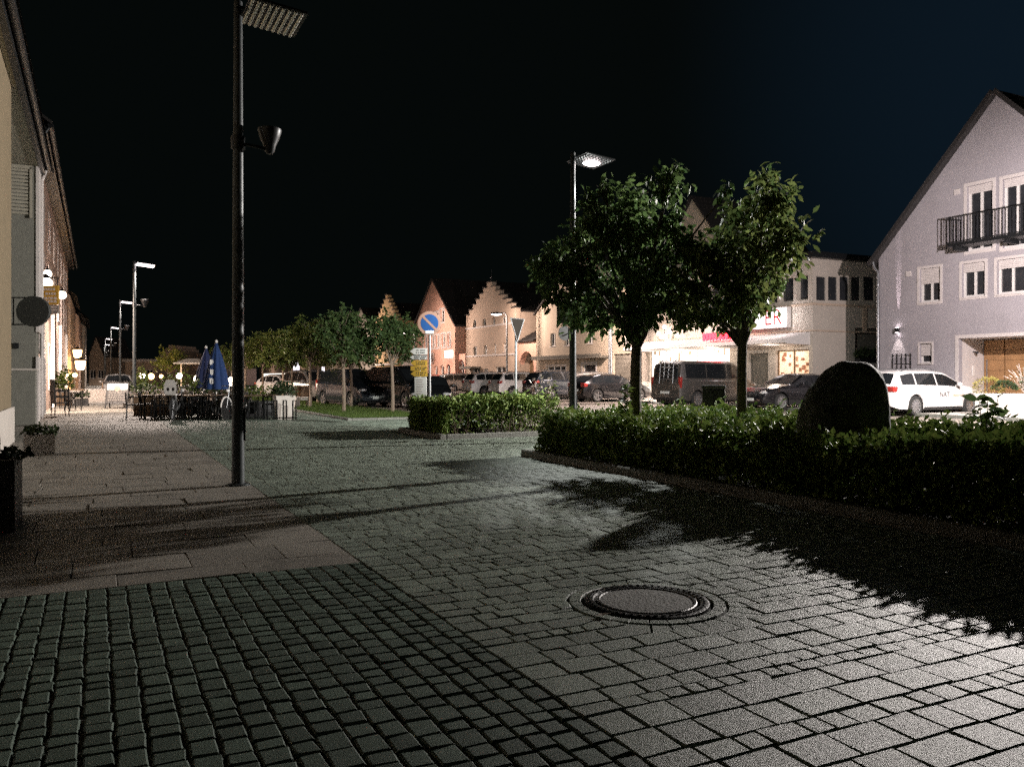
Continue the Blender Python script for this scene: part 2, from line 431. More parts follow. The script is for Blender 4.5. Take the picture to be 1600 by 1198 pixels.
lf.add([(p.x-.05, p.y-.01, .006), (p.x, p.y-.028, .012), (p.x+.05, p.y+.0, .02), (p.x+.0, p.y+.026, .01), (p.x, p.y, .004)], [(0, 1, 4), (1, 2, 4), (2, 3, 4), (3, 0, 4)])
tag(lf.build('fallen_leaf', M['flower']), 'pale fallen leaf lying at the edge of the manhole cover', 'leaf')
# ================================================================ PLANTS
def leaf(mb, p, d, L, w, up=None, curl=.25):
    d = d.normalized(); s = d.cross(Vector((0, 0, 1)) if up is None else up)
    if s.length < .05: s = Vector((1, 0, 0))
    s.normalize(); n = s.cross(d)
    q = rnd.uniform(-1.3, 1.3); s2 = s*math.cos(q)+n*math.sin(q); n = s2.cross(d); s = s2
    a = p+d*L*.35-n*L*curl*.1; b = p+d*L*.7-n*L*curl*.35
    mb.add([p, a+s*w, a-s*w, b+s*w*.8, b-s*w*.8, p+d*L-n*L*curl], [(0, 1, 2), (2, 1, 3, 4), (4, 3, 5)])
def leaf2(mb, p, d, L, w):
    s = d.cross(Vector((rnd.uniform(-1, 1), rnd.uniform(-1, 1), rnd.uniform(-1, 1))))
    if s.length < .01: return
    s.normalize(); m_ = p+d*L*.5
    n = s.cross(d)*L*.12
    mb.add([p, m_+s*w+n, p+d*L, m_-s*w+n], [(0, 1, 2), (0, 2, 3)])
def rdir(zb=0):
    while True:
        v = Vector((rnd.uniform(-1, 1), rnd.uniform(-1, 1), rnd.uniform(-1, 1)))
        if .05 < v.length < 1:
            v.normalize(); v.z += zb; return v.normalized()
def tree(name, label, base, trunk_h, r0, blobs, leafm, nleaf, L, barkm, group=None, droop=-.45, detail=True, limbs=True):
    t = thing(name, label, 'tree', base, 0, group)
    mb = MB(); top = Vector((rnd.uniform(-.05, .05), rnd.uniform(-.05, .05), trunk_h))
    mb.tube([(0, 0, -.05), (0, 0, .06), (.01, 0, trunk_h*.3), (top.x*.4, top.y*.4, trunk_h*.7), top], [r0*1.35, r0*1.08, r0, r0*.93, r0*.85], 12)
    tr = mb.build('trunk', barkm, t, 60)
    mb = MB()
    for (c, r) in blobs:
        c = Vector(c); m1 = top.lerp(c, .5)+Vector((rnd.uniform(-.1, .1), rnd.uniform(-.1, .1), .10*(c-top).length))
        mb.tube([top-Vector((0, 0, rnd.uniform(.02, .25))), m1, c], [r0*.32, r0*.2, r0*.07], 6)
        for k in range(4 if detail else 2):
            e = c+rdir(.2)*r*rnd.uniform(.6, 1.0); q = c.lerp(e, .5)+rdir()*.05
            mb.tube([m1.lerp(c, rnd.uniform(.5, 1)), q, e], [r0*.12, r0*.08, r0*.03], 5)
    mb.build('limbs', barkm, t, 60)
    tot = sum(r**1.6 for c, r in blobs); mb = MB()
    for (c, r) in blobs:
        c = Vector(c); n = int(nleaf*r**1.6/tot)
        ntw = max(5, n//9)
        for k in range(ntw):
            d = rdir(.1); rr = r*(rnd.random()**.45)*rnd.uniform(.7, 1.12)
            tp = c+Vector((d.x, d.y, d.z*.95))*rr
            od = (d+rdir()*.7).normalized()
            for j in range(max(1, n//ntw)):
                p = tp+od*rnd.uniform(-.5, .6)*L*2+rdir()*L*.45
                ld = (od*.5+rdir()*.8+Vector((0, 0, droop))).normalized()
                ll = L*rnd.uniform(.55, 1.3)
                if detail: leaf(mb, p, ld, ll, ll*.24)
                else: leaf2(mb, p, ld, ll, ll*.27)
    mb.build('crown', leafm, t, fix=False)
    return t
# --- the two trees in the planting bed (clusters laid out from their outlines, each with its own depth)
def px_blobs(lst, base, D, ysp=.9):
    out = []
    for x, y, r in lst:
        y += 20*max(0, min(1, (350-y)/60))-24*max(0, (y-465)/50); d = D+rnd.uniform(-ysp, ysp)
        p = V(x, y, D)-base; p.y += rnd.uniform(-ysp, ysp)*1.0
        out.append((p, r*D/F))
    return out
bA = V(992, HY+F*HC/12.6, 12.6); bA.z = .05
blA = [(1030,290,34),(1018,335,42),(985,310,32),(948,315,34),(950,370,50),(905,370,30),(1000,395,58),(1050,355,32),(1075,400,40),(900,430,48),(868,430,32),
       (955,450,58),(1020,470,52),(1050,440,44),(885,478,34),(930,500,40),(990,520,36),(950,520,28),(1112,302,11),(1003,440,50),(925,330,26),(848,425,18),(872,392,20),(1040,265,16),(995,280,17),(940,285,16)]
tree('street_tree', 'broad dark leafy tree in the hedge bed with the lit lamp at its left edge', bA, 1.84, .088, px_blobs(blA, bA, 12.6), M['leafA'], 8600, .12, M['bark'], 'trees in the long hedge bed')
bB = V(1158, HY+F*HC/12.4, 12.4); bB.z = .05
blB = [(1198,262,20),(1208,280,20),(1188,290,24),(1200,315,30),(1168,305,24),(1222,310,18),(1185,345,40),(1215,345,26),(1150,360,36),(1210,385,34),(1226,400,16),(1180,400,55),(1120,400,44),(1205,430,36),(1090,420,36),(1130,445,52),(1172,455,46),
       (1065,455,36),(1090,490,38),(1140,495,38),(1048,490,24),(1172,485,24),(1070,515,22),(1105,520,26),(1226,440,16),(1160,330,22),(1165,510,26)]
tree('street_tree', 'dark leafy tree with a tall pointed top and red shop lights behind its trunk', bB, 1.9, .079, px_blobs(blB, bB, 12.4), M['leafB'], 7600, .117, M['bark'], 'trees in the long hedge bed')
# --- double row on the grass strip
k = 0
rowlab = ['at the near right end of the grass', 'at the near left corner of the grass strip', 'behind the near pair, in front of the black van',
          'beside the stone bench', 'just behind the stone bench, over the silver van', 'third from the near end of the left row', 'above the white tapered planter',
          'far along the strip behind the railing', 'near the beer garden, beside the grey lamp pole', 'farthest one, next to the blue parasols']
for i, (s, t, hh, rr) in enumerate(((29.5, 9.75, 1.0, 1.0), (30.3, 8.15, 1.03, 1.08), (35.2, 9.8, .96, .95), (35.9, 8.2, 1.05, 1.05), (41.3, 9.8, 1, 1), (41.5, 8.15, 1, 1.02), (47, 8.15, 1.03, 1.0), (47.5, 9.8, 1, 1), (53, 8.15, .95, 1), (59, 8.2, 1.0, 1))):
    base = ST(s, t, .03); bl = []
    nb = 13 if i < 6 else 9
    for q in range(nb):
        a = 2*PI*q/nb*2.4+rnd.random(); r_ = rnd.uniform(.2, .85)*rr; z = 1.95*hh+rnd.uniform(.2, 1.35)*(1.1-.35*r_)*hh
        bl.append((Vector((math.cos(a)*r_, math.sin(a)*r_, z)), rnd.uniform(.42, .6)*rr))
    bl.append((Vector((rnd.uniform(-.3, .3), 0, 3.45*hh)), .3)); bl.append((Vector((rnd.uniform(-.7, .7), 0, 3.3*hh)), .25))
    tree('row_tree', 'small round topped tree '+rowlab[i], base, 1.85*hh, .062, bl, M['leafR'] if i > 1 else M['leafA'], 3600 if i < 6 else 1900, .15, M['palebark'], 'small trees in two rows on the grass strip', -.3, False)
# --- hedges
def hedge(name, label, b, hfun, n, L, seed, skip=None, scl=1.0, nst=90):
    t0, t1, s0, s1 = b
    root = thing(name, label, 'hedge', ST((max(s0, 0)+s1)/2, (t0+t1)/2, .05))
    off = root.location.copy(); mb = MB()
    for k in range(n):
        u_ = rnd.random()
        s = s1-(s1-s0)*rnd.random(); t = rnd.uniform(t0, t1)
        h = hfun(s, t)
        q = rnd.random()
        if q < .36: z = h*(1.04-abs(rnd.gauss(0, .14)))          # top
        elif q < .74: t = t0+abs(rnd.gauss(0, .16)); z = h*rnd.random()**.8*1.0
        elif q < .81: s = s1-abs(rnd.gauss(0, .16)); z = h*rnd.random()
        else: z = h*rnd.random()
        bulge = noise.noise(Vector((s*1.3, t*1.3, z*1.6)))*.16
        if q >= .36 and q < .74: t -= bulge
        if s < .3*t-3.2 : continue
        if skip and skip(s, t): continue
        if q >= .36 and q < .74: t += .2*(z/h)**2*h-.03
        p = ST(s, t, z+.03)-off
        if z < .16 and rnd.random() < .6: continue
        if noise.noise(Vector((s*2.6, t*2.6, z*2.6+seed))) < -.42: continue
        d = (rdir(.35)+W*(-.5 if q < .74 and q >= .36 else 0)).normalized()
        ll = L*rnd.uniform(.65, 1.25)
        leaf2(mb, p, d, ll, ll*.3)
    for k in range(int(n/420)):                        # untrimmed shoots standing out of the top
        s = max(s0, -1)+(s1-max(s0, -1))*rnd.random(); t = rnd.uniform(t0+1.3, t1)
        if skip and skip(s, t): continue
        p0 = ST(s, t, hfun(s, t)-.08)-off; e = Vector((rnd.gauss(0, .09), rnd.gauss(0, .09), rnd.uniform(.1, .34)))
        for j in range(9):
            a = j*2.4; leaf2(mb, p0+e*(j+1)/9, Vector((math.cos(a), math.sin(a), .5)).normalized(), L*rnd.uniform(.8, 1.3), L*.3)
    mb.build('foliage', M['leafH'], root, fix=False)
    mb = MB()
    for k in range(nst):
        s = rnd.uniform(max(s0, -2), s1-.15); t = rnd.uniform(t0+.15, t1-.1)
        if skip and skip(s, t): continue
        p = ST(s, t, 0)-off; p.z = -.02; h = hfun(s, t)
        for j in range(3):
            e = p+Vector((rnd.uniform(-.25, .25), rnd.uniform(-.25, .25), h*rnd.uniform(.7, 1)))
            mb.tube([p, p.lerp(e, .5)+Vector((rnd.uniform(-.05, .05), rnd.uniform(-.05, .05), 0)), e], [.008, .006, .003], 5)
    mb.build('branchwork', M['twig'], root)
    return root
STN = V(1318, HY, 10.4); STN.z = 0
sts, stt = st_of(STN)
def h1(s, t):
    e = min(1, (12.45-s)/.5+.45)
    low = max(0, min(1, (s-4.9)/1.2))*max(0, min(1, (12.0-s)/1.0))*max(0, min(1, (8.1-t)/.7))
    return (.69+.08*noise.noise(Vector((s*.8, t*.8, 3)))+.14*noise.noise(Vector((s*2.9, t*2.9, 1)))+(.05 if s < 6 else 0))*min(1, max(.5, e))*(.9+.1*min(1, (t-6.4)/.5))*(1-.38*low)
hedge('hedge', 'long clipped leafy hedge in the kerbed bed around the dark memorial stone', (BED1[0]+.22, BED1[1]-.15, -1.5, BED1[3]-.22), h1, 92000, .088, 1.0,
      skip=lambda s, t: (s-sts)**2+(t-stt)**2 < .42, nst=120)
def h2(s, t):
    return (.72+.09*noise.noise(Vector((s*.8, t*.8, 9)))+.22*noise.noise(Vector((s*2.9, t*2.9, 5))))
hedge('hedge', 'short bushy hedge in the far kerbed bed below the no stopping sign', (BED2[0]+.15, BED2[1]-.15, BED2[2]+.25, BED2[3]-.2), h2, 20000, .09, 4.0, nst=60)
def sprig(name, label, cat, base, h, n, L, lm, spread=.12, group=None, stems=3):
    t = thing(name, label, cat, base, 0, group); mb = MB(); st = MB()
    for j in range(stems):
        e = Vector((rnd.uniform(-spread, spread), rnd.uniform(-spread, spread), h*rnd.uniform(.75, 1)))
        st.tube([(0, 0, 0), e*.5+Vector((rnd.uniform(-.02, .02), 0, 0)), e], [.008, .006, .003], 5)
        for k in range(n//stems):
            f = rnd.uniform(.3, 1); p = e*f; a = k*2.4
            leaf(mb, p, Vector((math.cos(a), math.sin(a), rnd.uniform(-.1, .6))), L*rnd.uniform(.7, 1.2), L*.24)
    st.build('stem', M['twig'], t); mb.build('foliage', lm, t, fix=False)
    return t
p = V(977, 600, 12.4); sprig('shrub', 'upright leafy sapling rising from the hedge beside the tree trunk', 'shrub', (p.x, p.y, .4), .88, 60, .12, M['leafH'], .09)
p = V(1540, 600, 9.0); sprig('shrub', 'big leaved shoot above the hedge in front of the white estate car', 'shrub', (p.x, p.y, .5), .74, 30, .17, M['leafA'], .12)
p = V(845, 600, 17.9); fl = sprig('shrub', 'open shrub with pale blossom in front of the dark off roader', 'shrub', (p.x, p.y, .3), 1.02, 60, .11, M['leafH'], .3, stems=5)
mb = MB()
for k in range(26): leaf2(mb, Vector((rnd.uniform(-.22, .18), rnd.uniform(-.2, .2), .85+rnd.uniform(-.2, .2))), rdir(.3), .1, .04)
mb.build('blossom', M['flower'], fl, fix=False)
p = V(1021, 612, 15.8); sprig('shrub', 'small pale leaved shrub just left of the tree trunk and the grey van', 'shrub', (p.x, p.y, .1), .95, 34, .09, M['flower'], .14, stems=4)
# --- memorial stone
bm = bmesh.new(); bmesh.ops.create_icosphere(bm, subdivisions=5, radius=1)
for v in bm.verts:
    c = v.co.copy(); x, y, z = c
    q = math.copysign(abs(x)**.70, x); zz = math.copysign(abs(z)**.78, z) if z > 0 else z
    nn = noise.noise(c*1.7)*.05+noise.noise(c*5)*.022+noise.noise(c*14)*.008
    k = 1+nn
    v.co = Vector((q*.625*k, y*.33*k, .30+(zz*1.22 if z > 0 else z*.4)*k))
    if z > 0: v.co.x += .13*z**3 + (.05*math.sqrt(max(0, x)) if x > 0 else 0)*(z*(1-z)*3)
from mathutils.bvhtree import BVHTree
BV = BVHTree.FromBMesh(bm)
stn = thing('memorial_stone', 'large dark rounded boulder standing in the hedge bed', 'boulder', (STN.x, STN.y, 0), math.radians(14))
MB().bm(bm).build('boulder', M['stone'], stn, 50)
def onstone(x, z, o): h = BV.ray_cast(Vector((x, -3, z)), Vector((0, 1, 0))); return h[0]+Vector((0, -o, 0))
def stone_patch(x0, x1, z0, z1, o, n=4):
    b = MB(); g = [[onstone(x0+(x1-x0)*i/n, z0+(z1-z0)*j/n, o) for i in range(n+1)] for j in range(n+1)]
    for j in range(n):
        for i in range(n): b.quad(g[j][i], g[j][i+1], g[j+1][i+1], g[j+1][i])
    return b
pq = stone_patch(-.36, -.04, .72, 1.0, .008, 6).build('plaque', mat('bronze_plaque', (.06, .055, .045), .5, .6, var=.2), stn)
b = MB()
for k in range(5):
    q = stone_patch(-.33, -.33+rnd.uniform(.12, .24), .95-k*.045, .965-k*.045, .012, 2); b.add(q.v, q.f)
b.build('lettering', M['kerb'], pq)
# ================================================================ BUILDINGS
def arch(x0, z0, x1, z1, n=10):
    r = (x1-x0)/2; c = (x0+x1)/2
    return [(x0, z0), (x1, z0)]+[(c+r*math.cos(PI*k/n), z1-r+r*math.sin(PI*k/n)) for k in range(n+1)]
def rect(r): x0, z0, x1, z1 = r; return [(x0, z0), (x1, z0), (x1, z1), (x0, z1)]
def facade(mb, outer, holes, rev=.18, Mx=None):
    polys = [[Vector((x, z, 0)) for x, z in outer]]+[[Vector((x, z, 0)) for x, z in h] for h in holes]
    flat = [p for q in polys for p in q]; tris = tessellate_polygon(polys)
    f = lambda x, y, z: (Mx @ Vector((x, y, z))) if Mx else Vector((x, y, z))
    mb.add([f(p.x, 0, p.y) for p in flat], [tuple(t) for t in tris])
    for h in holes:
        n = len(h)
        mb.add([f(x, 0, z) for x, z in h]+[f(x, rev, z) for x, z in h], [(i, (i+1)%n, (i+1)%n+n, i+n) for i in range(n)])
def shell(mb, outer, depth):          # side walls, roof edge and back of a prism whose front is open
    n = len(outer)
    mb.add([(x, 0, z) for x, z in outer]+[(x, depth, z) for x, z in outer], [(i, (i+1)%n, (i+1)%n+n, i+n) for i in range(n)])
    mb.add([(x, depth, z) for x, z in outer], [tuple(range(n))])
def frame_ring(mb, poly, w, y0, y1, Mx=None):     # flat ring following a convex outline, inside it
    n = len(poly); cx = sum(p[0] for p in poly)/n; cz = sum(p[1] for p in poly)/n
    xs = [p[0] for p in poly]; zs = [p[1] for p in poly]
    fx = 1-2*w/(max(xs)-min(xs)); fz = 1-2*w/(max(zs)-min(zs))
    cx = (max(xs)+min(xs))/2; cz = (max(zs)+min(zs))/2
    inn = [(cx+(x-cx)*fx, cz+(z-cz)*fz) for x, z in poly]
    vs = [(x, y0, z) for x, z in poly]+[(x, y0, z) for x, z in inn]+[(x, y1, z) for x, z in poly]+[(x, y1, z) for x, z in inn]
    fs = []
    for i in range(n):
        j = (i+1) % n
        fs += [(i, j, n+j, n+i), (2*n+i, 3*n+i, 3*n+j, 2*n+j), (n+i, n+j, 3*n+j, 3*n+i), (i, 2*n+i, 2*n+j, j)]
    mb.add([(Mx @ Vector(p)) if Mx else p for p in vs], fs)
    return inn
def window(parent, poly, rev=.18, fw=.055, bars=(1, 0), sill=True, surround=0, fm=None, gm=None, Mx=None, shutter=0, sm=None):
    xs = [p[0] for p in poly]; zs = [p[1] for p in poly]; x0, x1, z0, z1 = min(xs), max(xs), min(zs), max(zs)
    mb = MB(); 
    if Mx: mb.m = Mx
    inn = frame_ring(mb, poly, fw, rev-.09, rev-.02)
    nv, nh = bars
    for k in range(nv):
        x = x0+(x1-x0)*(k+1)/(nv+1); mb.box((x-fw*.55, rev-.085, z0+fw*.9), (x+fw*.55, rev-.03, z1-fw*.9))
    for k in range(nh):
        z = z0+(z1-z0)*(k+1)/(nh+1); mb.box((x0+fw*.9, rev-.08, z-fw*.35), (x1-fw*.9, rev-.04, z+fw*.35))
    w = mb.build('window', fm or M['white'], parent)
    g = MB(); 
    if Mx: g.m = Mx
    g.add([(x, rev-.035, z) for x, z in inn], [tuple(range(len(inn)))]); g.build('pane', gm or M['winglass'], w)
    if sill:
        b = MB(); 
        if Mx: b.m = Mx
        b.box((x0-.06, -.05, z0-.05), (x1+.06, rev-.1, z0-.004)); b.build('sill', M['trim'], w)
    if surround:
        b = MB()
        if Mx: b.m = Mx
        e = surround; out = [(x0-e+(x1-x0+2*e)*(x-x0)/(x1-x0), z0-e+(z1-z0+2*e)*(z-z0)/(z1-z0)) for x, z in poly]
        frame_ring(b, out, e-.004, -.022, .012); b.build('surround', M['trim'], w)
    if shutter:
        b = MB()
        if Mx: b.m = Mx
        n = max(3, int((z1-z0)*shutter/.055))
        for k in range(n):
            za = z1-.01-(z1-z0)*shutter*k/n; zb = z1-.01-(z1-z0)*shutter*(k+1)/n+.006
            b.box((x0+.012, rev-.135, zb), (x1-.012, rev-.115+.006*(k % 2), za))
        b.build('roller_shutter', sm or M['trim'], w)
    return w
def slab_roof(name, m, parent, a, b, thick, y0, y1, over=0):       # one slope from eave point a=(x,z) to ridge point b
    d = Vector((b[0]-a[0], 0, b[1]-a[1])).normalized(); n = Vector((-d.z, 0, d.x))
    if n.z < 0: n = -n
    A = Vector((a[0], 0, a[1]))-d*over+n*.004; B = Vector((b[0], 0, b[1]))+n*.004
    mb = MB(); L = (B-A).length; k = 0.0; up = 0
    while k < L:                                       # courses of tiles, each lapping the one below
        e = min(k+.34, L); p = A+d*k; q = A+d*e
        vs = [p, q, q+n*thick*.75, p+n*thick]
        mb.prism([(v.x, v.z) for v in vs], y0, y1); k += .34
    return mb.build(name, m, parent)
def gable_roof(parent, w, eave, ridge, y0, y1, m, over=.3, thick=.12):
    c = w/2
    mb = slab_roof('roof', m, parent, (0, eave), (c, ridge), thick, y0, y1, over)
    slab_roof('roof', m, parent, (w, eave), (c, ridge), thick, y0, y1, over)
def root(P, name, label, cat='building', group=None):
    return thing(name, label, cat, P.root, AU+PI, group)
TF = 28.4
# ---------------- lilac gable house on the right
P = PlaneT(TF, 1373); H = root(P, 'gable_house', 'lilac rendered gable house with a balcony and an up and down wall light', 'house')
apx, apz = P.x(1560), P.z(1560, 145); ev = P.z(1373, 405); w = 2*apx
outer = [(0, -.1), (w, -.1), (w, ev), (apx, apz), (0, ev)]
rects = dict(w1=P.r(1437, 421, 1469, 473), w2=P.r(1503, 413, 1539, 465), w3=P.r(1558, 407, 1602, 460), sm=P.r(1437, 537, 1456, 567),
             d1=P.r(1511, 292, 1551, 393), d2=P.r(1567, 281, 1608, 388))
en = P.r(1498, 529, 1600, 645); ent = (en[0], .05, en[2]+.9, en[3])
holes = [rect(r) for r in rects.values()]+[rect(ent)]
rw = (w-2.3, 3.6, w-1.1, 5.0); holes.append(rect(rw)); rw2 = (w-2.3, 1.0, w-1.1, 2.4); holes.append(rect(rw2))
mb = MB(); facade(mb, outer, holes, .2); shell(mb, outer, 11)
mb.build('wall', M['lilac'], H)
for kx, r in rects.items():
    if kx in ('d1', 'd2'): window(H, rect(r), .2, .08, (1, 0), False, .12, shutter=.12)
    elif kx == 'sm': window(H, rect(r), .2, .05, (0, 0), True, .07, shutter=.62)
    else: window(H, rect(r), .2, .07, (1, 0), True, .1, shutter=.45 if kx == 'w1' else .26)
window(H, rect(rw), .2, .07, (1, 0), True, .1); window(H, rect(rw2), .2, .07, (1, 0), True, .1)
for sgn, nm in ((0, 'w1'), (1, 'w2'), (2, 'w3')):
    pass
gable_roof(H, w, ev, apz, -.28, 11.2, M['darktile'], .35, .10)
b = MB()                                              # verge boards along the gable
for a_, c_ in (((0, ev), (apx, apz)), ((w, ev), (apx, apz))):
    d = Vector((c_[0]-a_[0], 0, c_[1]-a_[1])).normalized(); n = Vector((-d.z, 0, d.x)); n = n if n.z > 0 else -n
    A = Vector((a_[0], 0, a_[1]))-d*.35; B = Vector((c_[0], 0, c_[1]))
    q = [A-n*.03, B-n*.03, B+n*.13, A+n*.13]; b.prism([(v.x, v.z) for v in q], -.33, -.285)
b.build('verge_board', M['darktile'], H)
b = MB(); b.tube([(-.16, -.2, ev-.02), (-.16, 11, ev-.02)], .075, 10)
b.tube([(-.16, -.16, ev-.05), (-.10, -.14, ev-.35), (.05, -.1, ev-.55), (.05, -.1, .05)], .055, 10)
for z in (1.5, 3.4, 5.0): b.tube([(.05, -.1, z), (.05, -.1, z+.05)], .068, 10)
b.build('downpipe', M['galv'], H, 50)
b = MB(); frame_ring(b, rect((ent[0]-.13, ent[1]-.3, ent[2]+.13, ent[3]+.13)), .125, -.025, .015); b.build('entrance_surround', M['trim'], H)
b = MB(); x0, z0, x1, z1 = ent
b.box((x0-.1, .2, z0-.1), (x0, 1.5, z1+.1)); b.box((x1, .2, z0-.1), (x1+.1, 1.5, z1+.1)); b.box((x0, .2, z1), (x1, 1.5, z1+.1)); b.box((x0-.1, 1.5, z0-.1), (x1+.1, 1.6, z1+.1))
b.build('entrance_recess', M['trim'], H)
n = 4; dw = (x1-x0-.06)/n
for k in range(n):
    b = MB(); xa = x0+.03+dw*k; xb = xa+dw-.05
    for j in range(7): b.bbox((xa, 1.40, z0+(z1-z0-.04)*j/7+.005), (xb, 1.48, z0+(z1-z0-.04)*(j+1)/7-.004), .006)
    d = b.build('door', M['wood'], H)
    if k in (0, 2):
        b = MB(); b.tube([(xa+.14, 1.36, z0+.7), (xa+.14, 1.36, z0+1.9)], .018, 8); b.box((xa+.13, 1.36, z0+.8), (xa+.15, 1.41, z0+.82)); b.box((xa+.13, 1.36, z0+1.78), (xa+.15, 1.41, z0+1.8)); b.build('handle', M['galv'], d, 50)
b = MB(); b.bbox((x0-.0, .75, 1.35), (x0+.03, .88, 1.75), .008); b.build('doorbell_panel', M['white'], H)
b = MB(); b.tube([(x0, .8, 2.25), (x0+.12, .8, 2.25)], .02, 8); b.ell((x0+.16, .8, 2.22), (.07, .05, .05)); b.build('camera', M['black'], H, 60)
# balcony
PB = PlaneT(TF-.8, 1373); bx0, bz, bx1 = P.s0-PB.s(1479)-.25, P.z(1481, 391), P.x(1600)+2.2
b = MB(); b.box((bx0+.25, -.82, bz-.02), (bx1, -.002, bz+.10))
for x in (bx0+.5, (bx0+bx1)/2, bx1-.3): b.box((x-.04, -.75, bz-.16), (x+.04, -.002, bz-.02))
b.build('balcony_floor', M['dark'], H)
b = MB(); zt = bz+1.02
for a_, c_ in (((bx0+.25, -.8), (bx1, -.8)), ((bx0+.25, -.8), (bx0+.25, -.02)), ((bx1, -.8), (bx1, -.02))):
    for z in (zt, bz+.13): b.tube([(a_[0], a_[1], z), (c_[0], c_[1], z)], .022, 6)
    L = math.hypot(c_[0]-a_[0], c_[1]-a_[1]); n = int(L/.115)
    for k in range(n+1):
        x = a_[0]+(c_[0]-a_[0])*k/n; y = a_[1]+(c_[1]-a_[1])*k/n
        b.box((x-.009, y-.009, bz-.08 if k % 9 == 0 else bz+.12), (x+.009, y+.009, zt))
b.build('balcony_railing', M['dark'], H)
# wall light, vents, trellis
lx, lz = P.x(1404), P.z(1404, 516)
wl = thing('wall_light', 'small lit up and down light on the lilac gable wall', 'wall light', H.matrix_basis @ Vector((lx, -.1, lz)), AU+PI)
b = MB(); b.bbox((-.06, -.06, -.09), (.06, .09, .09), .01); b.build('housing', M['dark'], wl)
b = MB(); b.box((-.045, -.045, .091), (.045, .045, .096)); b.build('lens', M['lampkey'], wl)
b = MB(); b.box((-.045, -.045, -.096), (.045, .045, -.091)); b.build('lens', M['lampkey'], wl)
lo = light('wall_light_beam', (0, -.02, .12), 900, (1, .8, .82), .01, wl, 'SPOT', math.radians(9)); lo.rotation_euler = (math.radians(180-5), 0, 0)
lo = light('wall_light_beam', (0, -.04, -.12), 90, (1, .86, .8), .02, wl, 'SPOT', math.radians(60)); lo.rotation_euler = (math.radians(3), 0, 0)
for px, py in ((1420, 428), (1496, 300)):
    b = MB(); x = P.x(px); z = P.z(px, py); b.bbox((x-.12, -.035, z-.1), (x+.12, -.003, z+.1), .01); b.build('vent_cover', M['trim'], H)
tx0, tx1 = P.x(1396), P.x(1424); b = MB()
for k in range(5): x = tx0+(tx1-tx0)*k/4; b.box((x-.012, -.06, .3), (x+.012, -.036, 2.25))
for k in range(6): z = .5+k*.33; b.box((tx0-.02, -.034, z), (tx1+.02, -.012, z+.022))
tre = tag(b.build('trellis', M['dark']), 'small dark trellis on the lilac wall under its light', 'trellis'); tre.location = P.root; tre.rotation_euler = (0, 0, AU+PI)
# ---------------- flat roofed shop building with ribbon windows
PM = PlaneT(TF, 1003); wM = PM.x(1270); zr = PM.z(1268, 404)
S = root(PM, 'shop_building', 'flat roofed shop with a ribbon of upper windows and a bright shop front', 'shop')
sfx0 = PM.x(1012); zs0, zs1 = .5, 3.0
win = [(sfx0+.2, .35, PM.x(1140), 2.85), (PM.x(1212), .4, PM.x(1264), 2.55)]
up = [(wM-.95, 4.75, wM-.28, 5.9)]+[(wM-2.0-k*1.0, 4.75, wM-1.15-k*1.0, 5.9) for k in range(7)]
door = (PM.x(1170), .1, PM.x(1200), 2.45)
outer = [(0, -.1), (wM, -.1), (wM, zr), (0, zr)]
mb = MB(); facade(mb, outer, [rect(r) for r in win+up+[door]], .22)
Pc = HC; s_c = PM.s(1270); t_c = TF
def on_s(x, y):                                  # a point of the wall s = s_c seen at pixel x, y
    k = (x-800)/F; D = s_c/(U.x*k+U.y); return (W.x*k+W.y)*D-TF, HC-(y-HY)*D/F
SM = Matrix(((0, -1, 0, wM), (1, 0, 0, 0), (0, 0, 1, 0), (0, 0, 0, 1)))
rib = []
for k, (xa, xb) in enumerate(((1275, 1291), (1293.5, 1309), (1311.5, 1327), (1329.5, 1345), (1349, 1367))):
    a0, z1 = on_s(xa, 431); a1, _ = on_s(xb, 431); _, z0 = on_s(xa, 470); rib.append((a0, z0, a1, z1))
a0, z1 = on_s(1336, 512); dr = (a0, .9, a0+3.5, z1)
dd = 13.0
outs = [(0, -.1), (dd, -.1), (dd, zr), (0, zr)]
facade(mb, outs, [rect(r) for r in rib]+[rect(dr)], .22, SM)
mb.quad((0, 0, zr), (wM, 0, zr), (wM, dd, zr), (0, dd, zr)); mb.quad((0, 0, -.1), (0, dd, -.1), (0, dd, zr), (0, 0, zr)); mb.quad((0, dd, -.1), (wM, dd, -.1), (wM, dd, zr), (0, dd, zr))
mb.build('wall', M['grebe'], S)
b = MB(); b.box((-.3, -.35, zr+.003), (wM+.35, dd+.3, zr+.2)); b.box((-.25, -.3, zr+.202), (wM+.3, dd+.2, zr+.28)); b.build('roof', M['dark'], S)
b = MB()
for z, h in ((4.6, .1), (3.4, .06)):
    b.box((wM+.003, .0, z-h), (wM+.05, dd, z)); b.box((-.02, -.05, z-h), (wM+.05, -.003, z))
b.box((wM+.003, on_s(1347, 480)[0], 3.41), (wM+.06, on_s(1353, 480)[0], 4.49))
b.build('cornice', M['beige2'], S)
for r in rib: window(S, rect(r), .10, .03, (0, 0), False, Mx=SM, fm=M['grebe'])
for r in up: window(S, rect(r), .22, .06, (0, 0), False, fm=M['grebe'])
b = MB(); b.m = SM; b.box((dr[0]-.1, .22, dr[1]), (dr[2]+.1, .3, dr[3]+.1)); b.build('gate', M['slatgrey'], S)
wl1 = window(S, rect(win[0]), .22, .06, (4, 0), False, gm=M['shopw'], fm=M['white'])
wl2 = window(S, rect(win[1]), .22, .06, (1, 0), False, gm=M['shopd'], fm=M['brownwood'])
b = MB()
for k in range(34):                               # notices and goods in the display
    x = rnd.uniform(win[1][0]+.15, win[1][2]-.3); z = rnd.uniform(.8, 2.3); a = rnd.uniform(.06, .2); c = rnd.uniform(.05, .2)
    b.box((x, .150-.0005*k, z), (x+a, .168-.0005*k, z+c))
b.build('display', mat('display_paper', (.45, .2, .12), .7, var=.6, vs=3), wl2)
b = MB()
